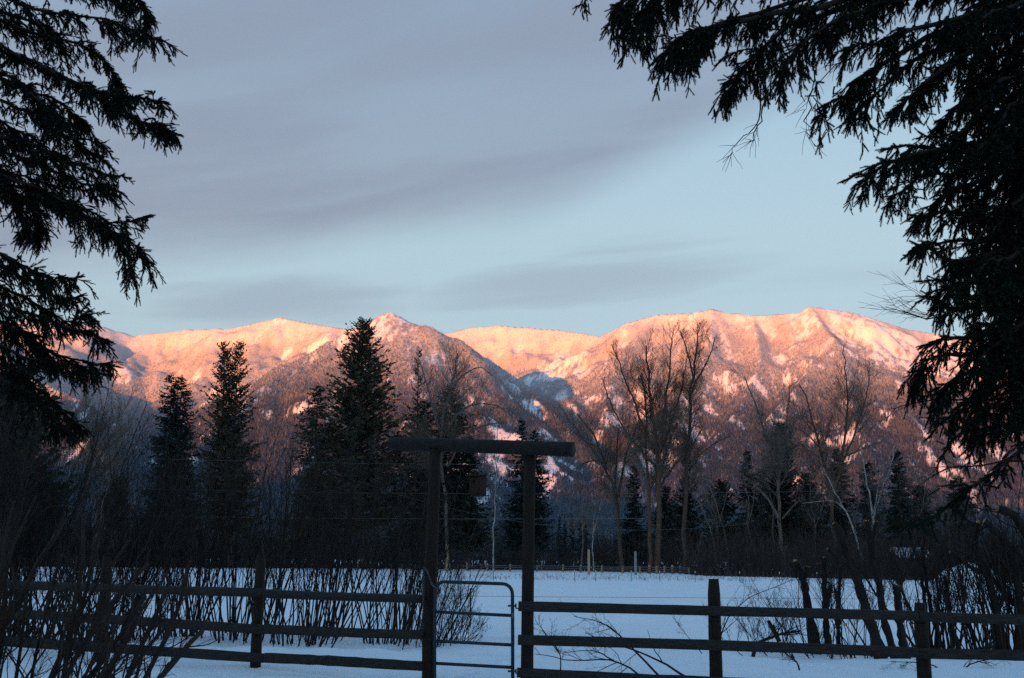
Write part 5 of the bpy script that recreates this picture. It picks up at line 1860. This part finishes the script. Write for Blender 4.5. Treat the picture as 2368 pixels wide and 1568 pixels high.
def big_spruce(name, label, foot, height, lean, limbs, n_back, seed, lr=0.030, sec=0.42, per_m=26, droop=0.16, dens=1.0, hang=(), bare=(), zmin=1.2):
    """limbs: world polylines from the trunk out (the ones in view); the rest of the crown is filled with n_back boughs"""
    rg = np.random.default_rng(seed)
    foot = np.asarray(foot, float)
    o = empty(name, tuple(foot), label, 'tree')
    axis = resample(np.array([foot - [0, 0, 0.3], foot + [lean * 0.3, 0.05, height * 0.45], foot + [lean, 0, height]]), 16)
    add('trunk', tubes(axis[None], np.linspace(0.24, 0.03, 16)[None], 14, True), M['sprucewood'], o, True)
    K = 16
    lim = np.array([resample(np.asarray(l, float), K) for l in limbs])
    lim[:, 2:-1] += rg.normal(0, 0.012, (len(lim), K - 3, 3))
    # boughs around the rest of the crown
    z = zmin + (height * 0.97 - zmin) * rg.random(n_back)
    az_ = rg.uniform(-1.75, 1.75, n_back) + (0 if foot[0] > 0 else PI)     # the side facing the gap is built bough by bough
    ln = (0.35 + 3.6 * (1 - (z - zmin) / (height - zmin)) ** 0.8) * rg.uniform(0.7, 1.1, n_back)
    f = np.clip((z + 0.3) / (height + 0.3), 0, 0.999) * 15
    i = f.astype(int)
    c = axis[i] * (1 - (f - i))[:, None] + axis[np.minimum(i + 1, 15)] * (f - i)[:, None]
    s = np.linspace(0, 1, K)
    D = np.stack([np.cos(az_), np.sin(az_), np.zeros(n_back)], -1)
    bk = c[:, None] + D[:, None] * (ln[:, None] * s)[..., None]
    bk[:, :, 2] += ln[:, None] * (-0.18 * s - 0.30 * s ** 2 + 0.26 * s ** 4)
    bk[:, 2:] += rg.normal(0, 0.015, (n_back, K - 2, 3))
    Lr = lr * np.linspace(1, 0.16, K)[None]
    wood = [tubes(lim, np.repeat(Lr, len(lim), 0), 7), tubes(bk, np.repeat(Lr, n_back, 0) * 0.8, 4)]
    pts, dr, sc = [], [], []

    def clothe(P, step, s0=1.0, back=0.0):
        p, d = along(P, step, rg, back)
        pts.append(p)
        dr.append(norm(d + 0.18 * rg.normal(0, 1, p.shape)))
        sc.append(s0 * rg.uniform(0.75, 1.2, len(p)))
    A, RA = side_branches(lim, None, per_m * dens, rg, sec, droop, 7, taper=0.42)
    wood.append(tubes(A[:, ::2], RA[:, ::2], 3))
    B, RB = side_branches(A, None, 17, rg, 0.125, droop * 1.2, 4, t0=0.05, flat=0.6, ang=0.8)
    wood.append(ribbons(B[:, [0, -1]], RB[:, [0, -1]] * 0.8))
    clothe(A, 0.034, 1.0, 0.10)
    clothe(B, 0.036)
    clothe(lim, 0.03, 1.0, 0.45)
    A, RA = side_branches(bk, None, 9, rg, sec, droop, 5)
    wood.append(tubes(A, RA, 3))
    B, RB = side_branches(A, None, 8, rg, 0.2, droop * 1.2, 3, t0=0.05, flat=0.6)
    clothe(A, 0.07, 1.6)
    clothe(B, 0.08, 1.6)
    clothe(bk, 0.06, 1.6, 0.4)
    if len(hang):                      # long hanging sprays, partly bare
        Hn = np.array([resample(np.asarray(h, float), 12) for h in hang])
        Hn[:, 1:] += rg.normal(0, 0.01, (len(Hn), 11, 3))
        wood.append(tubes(Hn, np.repeat(0.007 * np.linspace(1, 0.3, 12)[None], len(Hn), 0), 4))
        A, RA = side_branches(Hn, None, 22, rg, 0.16, droop * 1.5, 6, t0=0.1, flat=0.5, taper=0.3, ang=0.6)
        wood.append(tubes(A, RA, 3))
        clothe(A[: len(A) * 3 // 5], 0.045, 1.0, 0.3)
        clothe(Hn, 0.04, 1.0, 0.1)
    if len(bare):
        Bn = np.array([resample(np.asarray(h, float), 12) for h in bare])
        Bn[:, 1:] += rg.normal(0, 0.012, (len(Bn), 11, 3))
        wood.append(tubes(Bn, np.repeat(0.006 * np.linspace(1, 0.3, 12)[None], len(Bn), 0), 4))
        A, RA = spawn(Bn, np.full((len(Bn), 12), 0.003), 9, 0.3, 1.0, lambda L, t: 0.16 + 0 * L, 0.6, -0.06, 0.12, 5, rg, 0.8, 0.5, 0.002)
        wood.append(tubes(A, RA, 3))
    add('boughs', merge(wood), M['sprucewood'], o)
    shoots_object(o, np.concatenate(pts), np.concatenate(dr), np.concatenate(sc), M['spruce'])
    print(name, 'shoots', sum(len(p) for p in pts))
    return o


def limb(trunk_px, Y0, spots, Ys=None, dy=None):
    """from the trunk axis (photograph column, row, distance) through photograph spots"""
    pts = [at(trunk_px[0], trunk_px[1], Y0)]
    n = len(spots)
    for i, (px, py) in enumerate(spots):
        pts.append(at(px, py, Y0 + (dy or 0) * (i + 1) / n))
    return pts


def left_spruce():
    Y0, tx = 10.4, -520
    foot = at(tx, 1295, Y0)
    foot[2] = float(gz(foot[0], Y0))
    L = []
    spec = [
        ((-520, -160), [(-200, -80), (20, 5), (180, 35), (300, 62), (372, 92)], -0.6),
        ((-520, -190), [(-200, -140), (60, -60), (200, -20), (310, 0), (340, 40), (330, 88)], 0.2),
        ((-520, -120), [(-200, -40), (30, 60), (130, 85), (210, 120), (255, 160), (285, 230)], 0.5),
        ((-520, -20), [(-200, 20), (40, 122), (130, 170), (220, 208), (310, 225), (384, 238)], -0.9),
        ((-520, -10), [(-200, 40), (50, 140), (180, 200), (290, 262), (360, 292), (412, 312)], -0.3),
        ((-520, 60), [(-200, 100), (20, 190), (110, 225), (190, 280), (245, 352)], 0.4),
        ((-520, 110), [(-200, 160), (0, 235), (100, 270), (170, 330), (235, 362)], -0.2),
        ((-520, 190), [(-200, 240), (-20, 310), (90, 345), (180, 385), (266, 408)], -0.7),
        ((-520, 230), [(-200, 290), (0, 350), (100, 385), (190, 420), (262, 440)], 0.3),
        ((-520, 280), [(-200, 340), (-10, 405), (90, 435), (180, 478), (270, 515), (344, 500)], -0.6),
        ((-520, 300), [(-200, 360), (10, 420), (140, 465), (230, 515), (300, 560), (345, 605)], 0.1),
        ((-520, 330), [(-200, 380), (20, 440), (150, 480), (250, 530), (290, 590), (312, 655)], 0.5),
        ((-520, 380), [(-200, 400), (0, 440), (60, 470), (90, 510), (95, 548)], 0.2),
        ((-520, 380), [(-200, 400), (-20, 430), (30, 470), (50, 510), (60, 540)], -0.3),
        ((-520, 470), [(-200, 520), (0, 585), (60, 620), (120, 645), (184, 640)], -0.6),
        ((-520, 500), [(-200, 560), (0, 615), (80, 650), (140, 690), (188, 684)], 0.0),
        ((-520, 540), [(-200, 600), (0, 660), (80, 700), (150, 740), (205, 722)], 0.3),
        ((-520, 580), [(-200, 640), (10, 705), (100, 735), (180, 760), (252, 790)], -0.4),
        ((-520, 620), [(-200, 680), (0, 745), (100, 800), (190, 838), (270, 848)], 0.2),
        ((-520, 640), [(-200, 700), (-10, 790), (80, 830), (160, 845), (240, 868)], -0.3),
        ((-520, 740), [(-200, 790), (0, 850), (80, 890), (140, 945), (188, 1000)], 0.1),
        ((-520, 760), [(-200, 800), (-40, 860), (60, 905), (110, 950), (140, 985)], -0.5),
        ((-520, -60), [(-200, -40), (-20, 20), (60, 45), (120, 75), (150, 130)], 0.9),
        ((-520, 140), [(-200, 180), (-40, 260), (40, 300), (90, 330), (115, 365)], 1.0),
        ((-520, 250), [(-200, 320), (-40, 380), (30, 400), (100, 420), (150, 440)], 1.0),
        ((-520, 560), [(-200, 620), (-60, 690), (20, 740), (70, 780), (100, 830)], 1.0),
        ((-520, 30), [(-200, 60), (-30, 150), (60, 200), (120, 260), (150, 300)], -1.0),
        ((-520, -260), [(-200, -200), (60, -100), (180, -60), (270, -20), (300, 30)], 0.6),
    ]
    for tp, sp, dy in spec:
        L.append(limb(tp, Y0, sp, dy=dy))
    hang = [[at(x, y, Y0 + d), at(x + 3, y + h * 0.5, Y0 + d), at(x - 4, y + h, Y0 + d)] for x, y, h, d in ((140, 130, 60, 0), (250, 165, 70, 0.2), (300, 590, 60, 0.1), (185, 500, 70, -0.2), (95, 200, 70, 0.2), (60, 300, 60, -0.3), (175, 690, 70, 0), (220, 850, 40, 0.2), (110, 130, 50, 0.4))]
    big_spruce('spruce_tree', 'big near spruce at the left edge, dark boughs reaching into the sky', foot, 13.5, 0.1, L, 42, 901, lr=0.024, sec=0.34, per_m=27, droop=0.15, hang=hang)


def right_spruce():
    Y0, tx = 7.6, 2620
    foot = at(tx, 1295, Y0)
    foot[2] = float(gz(foot[0], Y0))
    L = []
    spec = [
        ((2620, -40), [(2500, -20), (2300, 20), (2150, 58), (2050, 90), (1960, 112)], -0.4),      # heavy limb
        ((2620, -150), [(2400, -120), (2100, -70), (1800, -40), (1560, -22), (1440, 0), (1452, 60)], -0.3),
        ((2620, -150), [(2350, -110), (2050, -40), (1820, 10), (1660, 70), (1570, 140)], 0.3),
        ((2620, -140), [(2350, -90), (2080, -20), (1900, 30), (1780, 90), (1700, 190), (1672, 235)], 0.0),
        ((2620, -120), [(2350, -60), (2100, -10), (1950, 40), (1850, 110), (1800, 200)], -0.6),
        ((2620, -130), [(2300, -90), (2000, -60), (1750, -50), (1560, -30), (1500, 30), (1480, 90)], 0.5),
        ((2620, -130), [(2300, -70), (2000, -10), (1760, 40), (1640, 60), (1560, 100), (1545, 150)], -0.5),
        ((2620, -60), [(2400, -20), (2200, 60), (2080, 120), (1980, 190), (1920, 240), (1890, 270)], 0.2),
        ((2620, -40), [(2420, 20), (2250, 80), (2140, 130), (2050, 190), (1980, 260)], 0.5),
        ((2620, -20), [(2420, 40), (2270, 100), (2170, 160), (2110, 220), (2060, 260)], -0.3),
        ((2620, 60), [(2480, 110), (2350, 150), (2260, 210), (2190, 270), (2160, 300)], 0.2),
        ((2620, 100), [(2480, 150), (2370, 200), (2300, 240), (2230, 300), (2190, 340)], -0.4),
        ((2620, 240), [(2480, 290), (2340, 325), (2200, 340), (2100, 362), (1998, 408)], -0.5),
        ((2620, 250), [(2480, 300), (2340, 340), (2220, 350), (2120, 340), (2048, 345)], 0.1),
        ((2620, 260), [(2480, 320), (2350, 365), (2240, 390), (2130, 410), (2060, 455)], 0.4),
        ((2620, 280), [(2480, 340), (2360, 390), (2270, 420), (2200, 440), (2150, 480)], 0.0),
        ((2620, 380), [(2480, 430), (2360, 470), (2270, 490), (2190, 490), (2120, 500)], -0.2),
        ((2620, 420), [(2480, 470), (2370, 520), (2290, 550), (2200, 560), (2115, 580)], 0.3),
        ((2620, 470), [(2480, 530), (2370, 570), (2290, 590), (2200, 600), (2120, 565)], -0.4),
        ((2620, 540), [(2480, 590), (2370, 630), (2280, 650), (2210, 660), (2145, 690)], 0.1),
        ((2620, 560), [(2480, 600), (2380, 650), (2300, 690), (2230, 710), (2165, 715)], 0.5),
        ((2620, 640), [(2480, 700), (2380, 750), (2300, 770), (2220, 780), (2135, 800)], -0.3),
        ((2620, 650), [(2480, 710), (2380, 760), (2310, 800), (2230, 820), (2150, 830), (2128, 862)], 0.2),
        ((2620, 690), [(2480, 750), (2380, 810), (2300, 850), (2220, 870), (2165, 910)], -0.2),
        ((2620, 730), [(2480, 790), (2390, 850), (2310, 900), (2230, 930), (2180, 975)], 0.4),
        ((2620, 770), [(2480, 830), (2390, 890), (2320, 930), (2260, 960), (2215, 1010)], 0.0),
        ((2620, 830), [(2500, 880), (2420, 930), (2350, 970), (2300, 985), (2265, 1010)], 0.3),
        ((2620, 180), [(2480, 220), (2380, 260), (2310, 300), (2250, 350), (2225, 390)], 0.6),
        ((2620, 330), [(2480, 380), (2390, 430), (2330, 470), (2280, 520), (2260, 560)], 0.6),
        ((2620, 440), [(2480, 500), (2400, 560), (2340, 610), (2300, 650), (2280, 690)], -0.7),
        ((2620, 580), [(2480, 640), (2400, 690), (2340, 740), (2310, 780), (2290, 830)], 0.7),
        ((2620, 120), [(2480, 160), (2400, 200), (2340, 250), (2310, 300), (2300, 340)], -0.7),
        ((2620, 20), [(2480, 60), (2380, 90), (2300, 140), (2250, 200), (2230, 240)], 0.7),
        ((2620, -180), [(2500, -120), (2400, -60), (2300, -10), (2220, 40), (2180, 100)], -0.2),
        ((2620, 200), [(2500, 250), (2430, 310), (2380, 360), (2350, 410), (2340, 450)], 0.2),
        ((2620, 300), [(2500, 360), (2430, 420), (2390, 470), (2360, 530), (2350, 580)], -0.4),
        ((2620, 520), [(2500, 580), (2430, 640), (2390, 700), (2360, 760), (2350, 800)], 0.1),
        ((2620, 680), [(2500, 740), (2440, 800), (2400, 850), (2370, 900), (2350, 950)], -0.3),
    ]
    rg = np.random.default_rng(77)
    for k, y in enumerate(range(-60, 800, 58)):        # boughs close round the trunk, filling the edge
        j = rg.uniform(-25, 25, 6)
        spec.append(((2620, y - 70), [(2490, y), (2410 + j[0], y + 40), (2340 + j[1], y + 75), (2285 + j[2], y + 105 + j[3]), (2235 + j[4], y + 140 + j[5])], (-0.8, 0.7, 0.0, -0.4, 0.4)[k % 5]))
    for tp, sp, dy in spec:
        L.append(limb(tp, Y0, sp, dy=dy))
    hang = [[at(x, y, Y0 + d), at(x + 6, y + h * 0.5, Y0 + d), at(x + k_, y + h, Y0 + d)] for x, y, h, k_, d in (
        (1345, -40, 66, 8, 0.2), (1470, 10, 70, -6, 0), (1520, 30, 60, 10, 0.2), (1560, 80, 70, -6, -0.2), (1612, 50, 90, 10, 0.1), (1700, 120, 110, -30, 0.0), (1745, 80, 150, 30, 0.2), (1768, 90, 120, -8, -0.2),
        (1800, 60, 150, 6, 0.1), (1840, 90, 130, 14, 0.3), (1880, 150, 120, 8, 0.1), (1930, 200, 70, -10, 0.2), (1985, 190, 70, 6, 0.3), (2040, 180, 60, 0, 0), (2100, 180, 70, 8, 0.2), (2150, 640, 50, -10, 0), (2140, 240, 60, 10, 0.3), (2060, 420, 60, 6, 0.2), (2110, 420, 60, 8, 0), (2165, 930, 60, 20, 0), (2230, 960, 70, 6, 0.2))]
    bare = [[at(1760, 190, Y0), at(1755, 270, Y0), at(1740, 300, Y0), at(1700, 335, Y0), at(1678, 372, Y0)], [at(1770, 200, Y0 + 0.1), at(1762, 260, Y0 + 0.1), at(1750, 300, Y0 + 0.1), at(1742, 325, Y0 + 0.1), at(1735, 320, Y0)],
            [at(1880, 205, Y0), at(1872, 260, Y0), at(1868, 300, Y0), at(1876, 325, Y0), at(1892, 340, Y0)], [at(2000, 110, Y0 - 0.3), at(1960, 140, Y0 - 0.3), at(1920, 160, Y0 - 0.3), at(1870, 230, Y0 - 0.2), at(1860, 262, Y0 - 0.2)],
            [at(2020, 220, Y0), at(2075, 180, Y0), at(2095, 200, Y0), at(2112, 235, Y0), at(2120, 262, Y0)]]
    big_spruce('spruce_tree', 'big near spruce at the right edge, hanging boughs filling the upper right corner', foot, 12.0, -0.1, L, 75, 902, lr=0.034, sec=0.36, per_m=30, droop=0.22, zmin=3.2, hang=hang, bare=bare)


left_spruce()
right_spruce()

# bare reaching branches in front of the right spruce, and the low sparse bough below it
def bare_reach():
    Y = 7.9
    b = at(2560, 1295, Y)
    g = float(gz(b[0], Y))
    o = empty('bare_tree', (b[0], Y, g), 'leafless tree at the right edge, thin bare branch tips reaching across the sky', 'tree')
    rg = np.random.default_rng(909)
    tr = resample(np.array([[b[0], Y, g - 0.2], [b[0] + 0.05, Y, 2.2], [b[0] + 0.2, Y + 0.1, 5.0]]), 12)
    add('trunk', tubes(tr[None], np.linspace(0.07, 0.02, 12)[None], 8, True), M['bark'], o, True)
    sp = [[at(2566, 860, Y), at(2450, 740, Y), at(2330, 712, Y), at(2230, 716, Y), at(2150, 738, Y), at(2110, 726, Y), at(2048, 710, Y)],
          [at(2566, 980, Y), at(2460, 960, Y), at(2340, 925, Y), at(2230, 925, Y), at(2150, 926, Y), at(2090, 938, Y), at(2065, 946, Y)],
          [at(2566, 900, Y), at(2450, 850, Y), at(2330, 800, Y), at(2260, 760, Y), at(2200, 720, Y), at(2150, 690, Y), at(2120, 684, Y)],
          [at(2566, 1150, Y), at(2450, 1090, Y), at(2350, 1065, Y), at(2260, 1078, Y), at(2200, 1080, Y), at(2150, 1105, Y), at(2105, 1140, Y)]]
    P = np.array([resample(np.array(s), 14) for s in sp])
    Rd = np.repeat(0.011 * np.linspace(1, 0.22, 14)[None], len(P), 0)
    A, RA = spawn(P, Rd, 9, 0.45, 1.0, lambda L, t: 0.30 + 0 * L, 0.5, 0.02, 0.09, 7, rg, 0.5, 0.35, 0.002)
    A2, RA2 = spawn(A, RA, 4, 0.2, 1.0, lambda L, t: L * 0.45, 0.55, 0.0, 0.1, 5, rg, 0.6, 0.5, 0.0015)
    add('branches', merge([tubes(P, Rd, 6), tubes(A, RA, 4), tubes(A2, RA2, 3)]), M['sprucewood'], o)


bare_reach()
